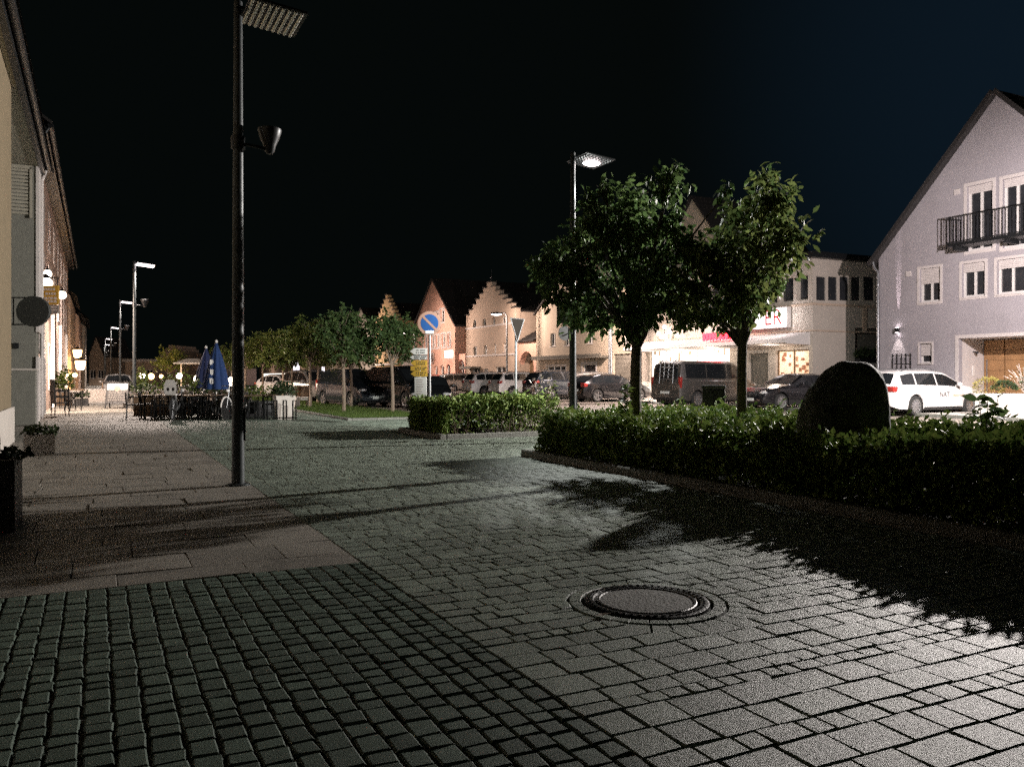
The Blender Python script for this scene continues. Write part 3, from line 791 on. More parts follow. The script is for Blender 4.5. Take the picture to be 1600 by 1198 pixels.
for k in range(40):
    x = rnd.uniform(win[0][0]+.15, win[0][2]-.4); z = rnd.uniform(.5, 2.6); a = rnd.uniform(.06, .3); c = rnd.uniform(.1, .5)
    b.box((x, .150-.0005*k, z), (x+a, .168-.0005*k, z+c))
b.build('display', mat('display_boxes', (.6, .5, .38), .7, var=.5, vs=3), wl1)
b = MB(); b.bbox((door[0]+.03, .12, .12), (door[2]-.03, .18, door[3]-.03), .01); b.build('door', M['slatgrey'], S)
# canopy over the shop front
cx0, cx1 = PM.x(1008), PM.x(1266)
b = MB(); Mc = Matrix(((0, 1, 0, 0), (1, 0, 0, 0), (0, 0, 1, 0), (0, 0, 0, 1)))
b.prism([(-.003, 3.33), (-1.5, 2.98), (-1.5, 2.82), (-1.35, 2.78), (-.003, 2.74)], cx0, cx1, Mc)
cn = b.build('canopy', M['trim'], S)
b = MB(); b.box((cx0+.2, -1.515, 2.84), (PM.x(1080), -1.503, 2.92)); b.build('light_strip', M['shopw'], cn)
PN = PlaneT(TF-1.54, 1003); nx0, nx1 = PM.s0-PN.s(1098), PM.s0-PN.s(1154); b = MB(); n = 11
for k in range(n):
    xa = nx0+(nx1-nx0)*k/n; xb = nx0+(nx1-nx0)*(k+1)/n-.03; xm = (xa+xb)/2
    b.prism([(xa, 3.46), (xa, 3.17), (xa*.75+xb*.25, 3.09), (xm, 3.06), (xa*.25+xb*.75, 3.09), (xb, 3.17), (xb, 3.46)], -1.56, -1.52)
nn = tag(b.build('neon_valance', M['neon']), 'glowing red scalloped band on the canopy of the shop', 'neon sign'); nn.location = PM.root; nn.rotation_euler = (0, 0, AU+PI)
# illuminated sign box above the canopy
sg = thing('sign_box', 'illuminated white sign box with red letters above the shop canopy', 'sign', S.matrix_basis @ Vector((0, 0, 0)), AU+PI)
sx0, sx1, sz0, sz1 = PM.x(1150), PM.x(1238), PM.z(1238, 512), PM.z(1238, 479)
b = MB(); b.bbox((sx0, -.34, sz0), (sx1, -.06, sz1), .02); b.build('box', M['trim'], sg)
b = MB(); b.box((sx0+.05, -.35, sz0+.05), (sx1-.05, -.342, sz1-.05)); b.build('lit_face', M['signbox'], sg)
stamp('letters', 'ER', 1.05, M['redtext'], sg, TR(sx1-.85, -.354, (sz0+sz1)/2) @ RX(PI/2))
light('sign_glow', (sx1+.05, -.8, (sz0+sz1)/2), 40, (1, .9, .9), .15, sg)
for px, py, wd in ((1050, 514, 'highest of the cluster'), (1040, 524, 'leftmost of the cluster'), (1045, 530, 'lowest of the cluster'), (1057, 522, 'rightmost of the cluster')):
    g = thing('canopy_bulb', 'round lit bulb above the left end of the shop canopy, '+wd, 'bulb', ST(PM.s(px), TF-.5, PM.z(px, py)+.1), 0, 'bulbs over the canopy')
    b = MB(); b.ell((0, 0, 0), (.1, .1, .1)); b.build('globe', M['warmw'], g, 60)
    b = MB(); b.tube([(0, 0, -.1), (0, 0, -.35)], .02, 6); b.build('holder', M['dark'], g)
for x in (cx0+1.5, cx0+4.2, cx0+7.0, cx1-1.4): light('shop_spill', ST(PM.s0-x, TF-1.0, 2.5), 45, (1, .82, .66), .25)
# low wall and hedge plant beside the shop
lw = MB(); kx = ST(s_c-.4, TF+.6)
lw.bbox((0, 0, 0), (5.0, .3, 1.95), .02); lw = tag(lw.build('garden_wall', M['concrete']), 'low pale wall between the shop and the lilac house', 'wall'); lw.location = ST(s_c-.6, TF+2.0); lw.rotation_euler = (0, 0, AV)
# ---------------- tall gable house behind the shop
PC = PlaneT(TF+2.0, 1003); C = root(PC, 'gable_house', 'tall beige gable house rising behind the shop and the two trees', 'house')
sC = PC.s0-PC.s(1150); apx = PC.x(1083); zA = PC.z(1083, 308); w = 2*apx; ev = PC.z(1150, 356)*.62
outer = [(0, -.1), (w, -.1), (w, ev), (apx, zA), (0, ev)]
hs = [(apx-2.4, 7.2, apx-1.5, 8.6), (apx+1.4, 7.2, apx+2.3, 8.6)]
mb = MB(); facade(mb, outer, [rect(r) for r in hs], .2); shell(mb, outer, 6); mb.build('wall', M['beige'], C)
for r in hs: window(C, rect(r), .2)
gable_roof(C, w, ev, zA, -.2, 6.1, M['tile'], .3)
# ---------------- beige house with ground floor shop
PD = PlaneT(TF, 838); Dh = root(PD, 'town_house', 'beige gabled house with a ledge above its ground floor shop windows', 'house')
w = PD.x(997); evz = PD.z(840, 490); rz_ = PD.z(870, 455)+2.6
outer = [(0, -.1), (w, -.1), (w, evz), (w*.5, rz_), (0, evz)]
wn = [PD.r(860, 521, 868, 541), PD.r(882, 520, 890, 540), PD.r(917, 515, 926, 537), PD.r(974, 516, 983, 537)]
sh = [PD.r(854, 572, 884, 592), PD.r(910, 569, 931, 590), (PD.x(958), .1, PD.x(986), 2.7)]
mb = MB(); facade(mb, outer, [rect(r) for r in wn+sh], .2); shell(mb, outer, 12); mb.build('wall', M['beige'], Dh)
for r in wn: window(Dh, rect(r), .2, .05, (1, 0))
window(Dh, rect(sh[0]), .2, .06, (2, 0), surround=.08); window(Dh, rect(sh[1]), .2, .06, (0, 0), surround=.14); 
b = MB(); r = sh[2]
for k in range(9): b.box((r[0]+.01, .12+.01*(k % 2), r[1]+(r[3]-r[1])*k/9), (r[2]-.01, .2, r[1]+(r[3]-r[1])*(k+1)/9-.01))
b.build('garage_door', M['slatgrey'], Dh)
gable_roof(Dh, w, evz, rz_, -.15, 12.1, M['tile'], .2)
b = MB(); zl = PD.z(880, 560); b.box((.3, -.6, zl-.06), (PD.x(950), -.003, zl+.08)); b.box((.3, -.62, zl+.083), (PD.x(950), -.5, zl+.2)); b.build('ledge', M['slatgrey'], Dh)
b = MB(); x = PD.x(954); b.tube([(x, -.1, 0), (x, -.1, PD.z(954, 496))], .06, 8); b.build('downpipe', M['galv'], Dh, 50)
# ---------------- archway wall between the houses
PF = PlaneT(TF+.3, 805); Fh = root(PF, 'arch_gate', 'low wall with a tiled top and a wide arched gateway beside the stepped gable', 'gateway')
w = PF.x(838)-.04; ez = PF.z(820, 534); ar = arch(PF.x(811), .05, PF.x(834), PF.z(822, 549))
outer = [(0, -.1), (w, -.1), (w, ez), (0, ez)]; mb = MB(); facade(mb, outer, [ar], .45); mb.box((0, .46, -.1), (PF.x(811)-.02, .6, ez)); mb.box((PF.x(834)+.02, .46, -.1), (w, .6, ez)); mb.box((PF.x(811)-.02, .46, PF.z(822, 547)), (PF.x(834)+.02, .6, ez))
mb.build('wall', M['salmon'], Fh)
b = MB(); k = 0; zt = PF.z(820, 499)
for k in range(8):
    y = -.25+k*.4; z = ez+(zt-ez)*k/8; z2 = ez+(zt-ez)*(k+1)/8
    b.add([(0, y, z), (w, y, z), (w, y+.44, z2), (0, y+.44, z2), (0, y, z+.07), (w, y, z+.07), (w, y+.44, z2+.02), (0, y+.44, z2+.02)], [(0,1,2,3),(4,5,6,7),(0,1,5,4),(1,2,6,5),(2,3,7,6),(3,0,4,7)])
b.build('roof', M['tile'], Fh)
b = MB()
for k in range(7): x = PF.x(811)+(PF.x(834)-PF.x(811))*k/7; b.box((x+.02, .9, .05), (x+(PF.x(834)-PF.x(811))/7-.02, .95, 2.6))
b.build('gate', M['brownwood'], Fh)
# ---------------- stepped gable house
def stepped(w, eave, top, n, capw):
    L = [(0, -.1), (w, -.1)]; R_ = []
    sw = (w/2-capw/2)/n; sh_ = (top-eave)/n
    pts = [(w, -.1)]; x = w; z = eave
    pts.append((w, eave))
    for k in range(n):
        x -= sw; pts.append((x, z)); z += sh_; pts.append((x, z))
    right = pts[1:]
    left = [(w-a, b) for a, b in right][::-1]
    return [(0, -.1), (w, -.1)]+right+left
PE = PlaneT(TF, 728); E = root(PE, 'stepped_gable_house', 'sand coloured house with a seven step gable and a spike on top', 'house')
w = PE.x(806); ev = PE.z(730, 493); tp = PE.z(766, 441)
outer = stepped(w, ev, tp, 6, .95)
hl = [arch(*PE.r(739, 500, 744, 514)), arch(*PE.r(754, 498, 759, 512)), arch(*PE.r(769, 495, 774, 510)), arch(*PE.r(784, 493, 789, 508))]
hl2 = [PE.r(740, 542, 745, 556), PE.r(756, 540, 761, 554), PE.r(771, 538, 775, 552), PE.r(786, 536, 790, 550)]
hl3 = [PE.r(738, 574, 750, 588), PE.r(755, 576, 763, 583), PE.r(774, 573, 790, 588)]
mb = MB(); facade(mb, outer, hl+[rect(r) for r in hl2+hl3], .2); shell(mb, outer, .4)
o2 = [(0.02, -.1), (w-.02, -.1), (w-.02, ev-.3), (w/2, tp-.8), (.02, ev-.3)]; sb = MB(); sb.m = TR(0, .41, 0); shell(sb, o2, 11); mb.add(sb.v, sb.f)
mb.build('wall', M['beige2'], E)
for r in hl: window(E, r, .2, .07, (0, 0), False)
for r in hl2+hl3: window(E, rect(r), .2, .07, (1, 0))
gable_roof(E, w, ev-.25, tp-.75, .42, 11.4, M['tile'], .1)
b = MB()
pts = outer[2:]
for i in range(len(pts)-1):
    (xa, za), (xb, zb) = pts[i], pts[i+1]
    if abs(za-zb) < .01 and abs(xa-xb) > .1: b.box((min(xa, xb)-.06, -.07, za+.003), (max(xa, xb)+.03, .47, za+.09))
b.build('coping', M['tile'], E)
b = MB()
for py in (515, 558): z = PE.z(730, py); b.box((.02, -.06, z), (w-.02, -.003, z+.12))
b.build('string_course', M['trim'], E)
b = MB(); b.tube([(w/2, .2, tp), (w/2, .2, tp+1.05)], [.05, .015], 6); b.ell((w/2, .2, tp+.45), (.11, .11, .11)); b.build('spike', M['dark'], E, 50)
b = MB(); x = PE.x(733); b.box((x, -.9, PE.z(733, 576)), (PE.x(751), -.003, PE.z(733, 573))); b.build('awning', M['slatgrey'], E)
# ---------------- narrow wall with arched window between gables
PQ = PlaneT(TF+.4, 713); Q = root(PQ, 'arch_gate', 'narrow pink wall with an arched door between the pointed and the stepped gable', 'gateway')
w = PQ.x(727); ez = PQ.z(720, 553); a_ = arch(PQ.x(715.5), .05, PQ.x(726), PQ.z(720, 562)); mb = MB(); facade(mb, [(0, -.1), (w, -.1), (w, ez), (0, ez)], [a_], .3); mb.box((0, .31, ez-.1), (w, .5, ez)); mb.build('wall', M['salmon'], Q)
window(Q, a_, .3, .07, (2, 3), False)
b = MB(); b.box((0, 1.0, 0), (w, 5, PQ.z(720, 508))); b.build('back_building', M['slatgrey'], Q)
# ---------------- pointed salmon gable house
PGh = PlaneT(TF, 645); g = root(PGh, 'gable_house', 'salmon house with a steep pointed gable and a small lit clock box', 'house')
w = PGh.x(711); apx = PGh.x(675); ev = PGh.z(711, 505)*.98; tp = PGh.z(675, 437)
outer = [(0, -.1), (w, -.1), (w, ev), (apx, tp), (0, ev*.97)]
hr = [PGh.r(679, 489, 685, 503), PGh.r(688, 484, 694, 503), PGh.r(673, 525, 678, 544), PGh.r(681, 524, 686, 543), PGh.r(690, 522, 695, 542), PGh.r(699, 521, 704, 541), PGh.r(662, 526, 667, 545),
      PGh.r(674, 459, 676.5, 469), PGh.r(679.5, 459, 682, 469), PGh.r(666, 485, 670, 491)]
ha = [arch(*PGh.r(678, 571, 684, 592)), arch(*PGh.r(687.5, 570, 694, 591)), arch(*PGh.r(697, 569, 703.5, 590)), arch(*PGh.r(655, 572, 661, 592))]
mb = MB(); facade(mb, outer, [rect(r) for r in hr]+ha, .25); shell(mb, outer, 12); mb.build('wall', M['salmon'], g)
for i, r in enumerate(hr): window(g, rect(r), .25, .08, (0, 0), 1 < i < 7, .16 if i < 7 else 0)
for r in ha: window(g, r, .25, .08, (0, 0), False)
gable_roof(g, w, ev*.985, tp, -.12, 12.1, M['tile'], .15, .2)
b = MB(); x, z = PGh.x(698), PGh.z(698, 559); b.bbox((x, -.2, z), (PGh.x(708), -.003, PGh.z(698, 548)), .02); b.build('clock_box', M['signbox'], g)
b = MB(); b.lathe([(.55, 0), (.55, .05), (.42, .05), (.42, 0)], 20, TR(PGh.x(677), -.06, PGh.z(677, 559)) @ RX(PI/2)); b.build('round_emblem', M['signred'], g)
# ---------------- small stepped gable
PH = PlaneT(TF, 587); h = root(PH, 'stepped_gable_house', 'small ochre house with a narrow stepped gable behind the tree row', 'house')
w = PH.x(622); ev = PH.z(587, 503); tp = PH.z(605, 461)
outer = stepped(w, ev, tp, 6, .7); hh = [PH.r(602, 484, 605, 494)]
ar = [arch(*PH.r(592+i*10, 579, 597+i*10, 591)) for i in range(3)]
mb = MB(); facade(mb, outer, [rect(hh[0])]+ar, .25); shell(mb, outer, .45); o2 = [(.02, -.1), (w-.02, -.1), (w-.02, ev-.3), (w/2, tp-.9), (.02, ev-.3)]; sb = MB(); sb.m = TR(0, .46, 0); shell(sb, o2, 11); mb.add(sb.v, sb.f)
mb.build('wall', M['ochre'], h); window(h, rect(hh[0]), .25, .08, (0, 0), False)
for r in ar: window(h, r, .25, .08, (0, 0), False)
gable_roof(h, w, ev-.25, tp-.85, .47, 11.4, M['tile'], .1)
b = MB(); pts = outer[2:]
for i in range(len(pts)-1):
    (xa, za), (xb, zb) = pts[i], pts[i+1]
    if abs(za-zb) < .01 and abs(xa-xb) > .1: b.box((min(xa, xb)-.08, -.09, za+.003), (max(xa, xb)+.03, .53, za+.13))
b.build('coping', M['tile'], h)
b = MB(); z = PH.z(590, 571); b.box((.02, -.08, z), (w-.02, -.003, z+.2)); b.build('string_course', M['trim'], h)
P2 = PlaneT(TF+.2, 623); h2_ = root(P2, 'low_building', 'low pale shop wing beside the small stepped gable', 'building')
w = P2.x(644.5); z = P2.z(630, 560); o = [(0, -.1), (w, -.1), (w, z), (0, z)]; r = P2.r(628, 571, 641, 594); mb = MB(); facade(mb, o, [rect(r)], .2); shell(mb, o, 6); mb.build('wall', M['trim'], h2_); window(h2_, rect(r), .2, .1, (0, 0)); b = MB(); b.box((-.1, -.3, z+.003), (w, 6, z+.25)); b.build('roof', M['darktile'], h2_)
# ---------------- far houses on the right side, seen under the tree row
for i, (xa, xb, hz, m_, lits, lab) in enumerate(((545, 586, 9.5, 'slatgrey', [], 'dark grey house behind the bronze van'), (497, 544.5, 8.5, 'beige', [(501, 572, 507, 588), (519, 577, 526, 592)], 'pale house with two bright ground floor windows behind the tree row'),
                                             (452, 496.5, 8, 'beige2', [(456, 566, 468, 584)], 'sand coloured house with one bright arched shop window behind the tree row'), (405, 451.5, 8, 'pinkr', [(410, 583, 448, 590)], 'pink house with a wide lit awning far along the street'))):
    PI_ = PlaneT(TF, xa); q = root(PI_, 'town_house', lab, 'house'); w = PI_.x(xb); mid = w/2
    o = [(0, -.1), (w, -.1), (w, hz*.62), (mid, hz), (0, hz*.62)]
    hl = [PI_.r(*l) for l in lits]; hl = [(a, max(.3, b_), c, d) for a, b_, c, d in hl]
    ups = [(w*f, 3.6, w*f+1.0, 5.0) for f in (.1, .3, .5, .7)]
    mb = MB(); facade(mb, o, [rect(l) for l in hl+ups], .2); shell(mb, o, 10); mb.build('wall', M[m_], q)
    for l in hl: window(q, rect(l), .2, .1, (1, 0), False, gm=M['litwin'] if i < 3 else M['shopw'])
    for l in ups: window(q, rect(l), .2, .07, (1, 0))
    gable_roof(q, w, hz*.62, hz, -.15, 10.1, M['tile'], .2)
    if lits: light('shop_spill', ST(PI_.s0-w/2, TF-2.5, 2.6), 120, (1, .78, .62), .3, None)
# ---------------- left side of the street
def lroot(name, label, s, t, cat='house', group=None): return thing(name, label, cat, ST(s, t), AU, group)
# building with yellow wall; local x along the street away from the camera, local y into the building
L1 = lroot('corner_house', 'yellow rendered house at the left edge with a slatted soffit and a white plinth', 4.0, -1.56)
wl_ = 16.0
rg = [(3.0, 1.2, 4.2, 2.8), (6.5, 1.2, 7.7, 2.8), (10.0, 1.2, 11.2, 2.8), (3.0, 4.4, 4.2, 6.0), (6.5, 4.4, 7.7, 6.0), (10.0, 4.4, 11.2, 6.0)]
mb = MB(); facade(mb, [(0, -.1), (wl_, -.1), (wl_, 7.6), (0, 7.6)], [rect(r) for r in rg], .2)
mb.quad((wl_, 0, -.1), (wl_, 3, -.1), (wl_, 3, 7.6), (wl_, 0, 7.6)); mb.quad((0, 0, -.1), (0, 9, -.1), (0, 9, 7.6), (0, 0, 7.6))
mb.build('wall', M['yellowr'], L1)
for r in rg: window(L1, rect(r), .2, .06, (1, 0), surround=.1)
b = MB(); b.bbox((-.02, -.06, -.05), (wl_+.03, -.003, .72), .02); b.build('plinth', M['palecon'], L1)
xe = 23.3
mb = MB(); mb.box((wl_+.003, 1.0, -.1), (xe, 1.3, 7.6)); mb.box((xe, -.03, -.1), (xe+1.2, 1.3, 7.6)); mb.box((xe+1.2, .01, -.1), (xe+2.2, 9, 7.6)); mb.build('side_wall', M['greyr'], L1)
b = MB(); b.box((xe-.03, -.11, 2.6), (xe+1.18, -.034, 7.5)); b.box((xe-.06, -.1, 0), (xe+1.18, -.036, 1.9)); b.build('corner_strip', M['trim'], L1)
b = MB(); 
for k in range(int((xe+1.2)/.16)):                      # soffit boards across the overhang
    x = k*.16; b.box((x+.01, -.1, 7.30), (x+.15, 1.0 if x > wl_ else -.003, 7.34))
b.build('soffit', M['soffit'], L1)
b = MB(); b.box((-.2, -.22, 7.28), (xe+1.3, -.102, 7.62)); b.tube([(-.2, -.3, 7.5), (xe+1.3, -.3, 7.5)], .08, 8); b.build('gutter', M['dark'], L1, 50)
b = MB(); b.add([(-.3, -.4, 7.63), (xe+2.4, -.4, 7.63), (xe+2.4, 4, 11.2), (-.3, 4, 11.2), (-.3, 9, 7.6), (xe+2.4, 9, 7.6)], [(0, 1, 2, 3), (3, 2, 5, 4)]); b.build('roof', M['darktile'], L1)
b = MB(); b.tube([(xe+1.1, -.25, 7.5), (xe+1.1, -.12, 7.1), (xe+1.1, -.12, .1)], .05, 8); b.build('downpipe', M['trim'], L1, 50)
b = MB()
for k in range(13): b.box((xe-.055, .12, 5.9+k*.1), (xe-.02, .9, 5.97+k*.1))
b.box((xe-.08, .05, 5.8), (xe-.018, .118, 7.25)); b.box((xe-.08, .902, 5.8), (xe-.018, .97, 7.25)); b.box((xe-.08, .05, 7.18), (xe-.018, .97, 7.28)); b.build('louvre', M['soffit'], L1)
b = MB(); b.bbox((xe-.06, .38, 2.12), (xe-.02, .52, 2.28), .01); b.build('meter_box', M['dark'], L1)
cb = thing('utility_cabinet', 'tall grey utility cabinet against the pier of the yellow house', 'cabinet', ST(4.0+xe-.35, -1.56-.02), AU)
b = MB(); b.bbox((-.28, -.08, 0), (.27, .56, 1.5), .015); b.build('body', M['greyr'], cb); b = MB(); b.bbox((-.31, -.11, 1.5), (.28, .58, 1.56), .01); b.build('lid', M['palecon'], cb)
# pink house
L2 = lroot('town_house', 'pink rendered house with a long dark gutter beyond the yellow house', 29.0, -1.75)
wl2_ = 37.0; hz = 8.9
rg = []; 
for k in range(8): rg += [(1.5+k*4.4, 4.2, 2.7+k*4.4, 5.8), (1.5+k*4.4, 6.6, 2.7+k*4.4, 8.0), (1.5+k*4.4, .9, 2.9+k*4.4, 2.6)]
mb = MB(); facade(mb, [(0, -.1), (wl2_, -.1), (wl2_, hz), (0, hz)], [rect(r) for r in rg], .2); mb.quad((0, 0, -.1), (0, 10, -.1), (0, 10, hz), (0, 0, hz)); mb.quad((wl2_, 0, -.1), (wl2_, 10, -.1), (wl2_, 10, hz), (wl2_, 0, hz)); mb.add([(0, 0, hz), (0, 10, hz), (0, 5, hz+4)], [(0, 1, 2)]); mb.build('wall', M['pinkr'], L2)
for i, r in enumerate(rg): window(L2, rect(r), .2, .07, (1, 0), surround=.12)
b = MB(); b.box((-.1, -.42, hz-.12), (wl2_+.1, -.003, hz-.02)); b.tube([(-.15, -.52, hz+.02), (wl2_+.1, -.52, hz+.02)], .09, 8); b.tube([(-.05, -.5, hz), (-.05, -.25, hz-.4), (-.05, -.12, hz-.7), (-.05, -.12, .1)], .055, 8); b.build('gutter', M['dark'], L2, 50)
b = MB(); b.add([(-.2, -.56, hz+.03), (wl2_+.2, -.56, hz+.03), (wl2_+.2, 5, hz+4.2), (-.2, 5, hz+4.2), (-.2, 10, hz), (wl2_+.2, 10, hz), (-.2, -.56, hz+.13), (wl2_+.2, -.56, hz+.13), (wl2_+.2, 5, hz+4.32), (-.2, 5, hz+4.32)], [(0, 1, 2, 3), (3, 2, 5, 4), (6, 7, 8, 9), (0, 1, 7, 6), (0, 3, 9, 6), (1, 2, 8, 7)]); b.build('roof', M['tile'], L2)
for x in (4.6, 12.5, 21, 31):
    b = MB(); b.box((x-.14, -.14, 0), (x+.14, -.003, 4.0)); b.build('pilaster', M['white'], L2)
b = MB(); b.tube([(2.0, -.1, 4), (2.0, -.1, 2.2), (2.6, -.22, 1.9), (2.6, -.22, .1)], .05, 8); b.build('downpipe', M['trim'], L2, 50)
for i, (s, ln, hz, m_, lab) in enumerate(((66.5, 15, 7.0, 'beige2', 'sand coloured house farther down the left side of the street'), (82, 18, 6.6, 'pinkr', 'low pink house beyond the lanterns on the left side'), (101, 24, 7.6, 'grebe', 'dim taupe house near the end of the left side'))):
    q = lroot('town_house', lab, s, -1.6 + .25*i); rg = [(1.2+k*3, 3.6, 2.2+k*3, 5.0) for k in range(int(ln/3))]+[(1.2+k*3, .9, 2.4+k*3, 2.4) for k in range(int(ln/3))]
    mb = MB(); facade(mb, [(0, -.1), (ln, -.1), (ln, hz), (0, hz)], [rect(r) for r in rg], .2); mb.quad((0, 0, -.1), (0, 9, -.1), (0, 9, hz), (0, 0, hz)); mb.quad((ln, 0, -.1), (ln, 9, -.1), (ln, 9, hz), (ln, 0, hz)); mb.add([(0, 0, hz), (0, 9, hz), (0, 4.5, hz+4)], [(0, 1, 2)]); mb.build('wall', M[m_], q)
    for r in rg: window(q, rect(r), .2, .07, (1, 0))
    b = MB(); b.add([(-.1, -.4, hz), (ln+.1, -.4, hz), (ln+.1, 4.5, hz+4.1), (-.1, 4.5, hz+4.1), (-.1, 9, hz), (ln+.1, 9, hz)], [(0, 1, 2, 3), (3, 2, 5, 4)]); b.build('roof', M['darktile'], q)
# ---------------- far end of the square
def endhouse(name, label, xa, xb, ytop, D, m_, kind='gable', win=True):
    a = V(xa, HY, D); b_ = V(xb, HY, D); w = b_.x-a.x; zt = HC-(ytop-HY)*D/F
    q = thing(name, label, 'house', (a.x, a.y, 0)); 
    if kind == 'step': o = stepped(w, zt*.6, zt, 5, w*.12)
    elif kind == 'gable': o = [(0, -.1), (w, -.1), (w, zt*.6), (w/2, zt), (0, zt*.6)]
    else: o = [(0, -.1), (w, -.1), (w, zt), (0, zt)]
    n = max(2, int(w/2.4)); rg = [(w*(k+.5)/n-.45, z, w*(k+.5)/n+.45, z+1.3) for k in range(n) for z in ((1.0, 3.6) if zt > 6 else (1.0,)) if z+1.5 < zt*.62 or kind == 'flat']
    mb = MB(); facade(mb, o, [rect(r) for r in rg], .2); shell(mb, o, 9); mb.build('wall', M[m_], q)
    for r in rg: window(q, rect(r), .2, .08, (1, 0))
    if kind == 'gable': gable_roof(q, w, zt*.6, zt, -.2, 9.1, M['darktile'], .2)
    if kind == 'flat': b = MB(); b.box((-.3, -.3, zt+.003), (w+.3, 9.3, zt+.35)); b.build('roof', M['trim'], q)
    return q
endhouse('town_house', 'dim gabled house closing the far end of the left pavement', 139, 163, 526, 128, 'beige2')
endhouse('town_house', 'long low far house with a flat pale roof edge behind the lamp posts', 196, 246, 565, 118, 'beige2', 'flat')
endhouse('stepped_gable_house', 'far stepped gable house behind the small round tree', 240, 293, 539, 122, 'beige2', 'step')
endhouse('town_house', 'far low house with pale walls behind the blue parasols', 294, 372, 556, 125, 'pinkr', 'gable')
# ================================================================ CARS
def lerp(a, b, t): return a+(b-a)*t
def interp(pts, x):
    if x <= pts[0][0]: return pts[0][1]
    for (xa, za), (xb, zb) in zip(pts, pts[1:]):
        if x <= xb: return lerp(za, zb, (x-xa)/max(xb-xa, 1e-6))
    return pts[-1][1]
KINDS = {   # L, W, wheelbase, front overhang, wheel radius, top profile (x from rear), belt, cowl x, roof front, roof rear, rear glass base
 'estate': dict(L=4.62, W=1.8, wb=2.66, fo=.9, r=.325, top=[(0,.55),(.05,.92),(.12,1.0),(.5,1.40),(.95,1.47),(2.0,1.49),(2.65,1.44),(3.45,1.0),(4.2,.86),(4.5,.72),(4.62,.5)], belt=[(0,.98),(2.5,.93),(4.6,.86)], ws=(2.72,3.40), rg=(.14,.46), side=(.45,3.3), pil=(1.15,2.15), rails=1),
 'sedan': dict(L=4.75, W=1.8, wb=2.8, fo=.85, r=.33, top=[(0,.5),(.06,.92),(.3,1.02),(.75,1.04),(1.4,1.38),(1.9,1.43),(2.5,1.41),(3.3,1.0),(4.3,.85),(4.65,.7),(4.75,.5)], belt=[(0,.98),(2.5,.94),(4.7,.86)], ws=(2.58,3.26), rg=(.82,1.34), side=(.95,3.2), pil=(1.35,2.2)),
 'hatch': dict(L=4.35, W=1.8, wb=2.65, fo=.85, r=.33, top=[(0,.5),(.05,.9),(.12,1.02),(.7,1.36),(1.2,1.46),(1.9,1.47),(2.4,1.42),(3.2,1.0),(3.95,.86),(4.25,.7),(4.35,.5)], belt=[(0,1.0),(2.3,.94),(4.3,.86)], ws=(2.47,3.14), rg=(.16,.66), side=(.55,3.1), pil=(1.2,2.05)),
 'suv': dict(L=4.5, W=1.85, wb=2.65, fo=.88, r=.36, top=[(0,.6),(.05,1.05),(.1,1.12),(.42,1.55),(.9,1.66),(2.0,1.68),(2.5,1.62),(3.2,1.14),(4.0,1.02),(4.38,.86),(4.5,.6)], belt=[(0,1.12),(2.4,1.07),(4.5,1.0)], ws=(2.58,3.14), rg=(.12,.40), side=(.4,3.08), pil=(1.1,2.05), rails=1, bot=.26),
 'van': dict(L=4.9, W=1.92, wb=3.0, fo=.9, r=.34, top=[(0,.6),(.04,1.1),(.07,1.18),(.16,1.84),(.4,1.96),(3.2,1.96),(3.5,1.88),(4.15,1.2),(4.6,1.05),(4.82,.8),(4.9,.55)], belt=[(0,1.16),(3.2,1.13),(4.9,1.0)], ws=(3.55,4.10), rg=(.075,.15), side=(.35,4.0), pil=(1.6,2.85), bot=.24),
 'mpv': dict(L=4.6, W=1.85, wb=2.75, fo=.9, r=.33, top=[(0,.6),(.05,1.0),(.1,1.1),(.3,1.58),(.7,1.68),(2.2,1.70),(2.7,1.62),(3.7,1.05),(4.2,.92),(4.5,.75),(4.6,.5)], belt=[(0,1.08),(2.5,1.02),(4.6,.92)], ws=(2.78,3.62), rg=(.11,.28), side=(.32,3.45), pil=(1.1,2.2), rails=1),
}
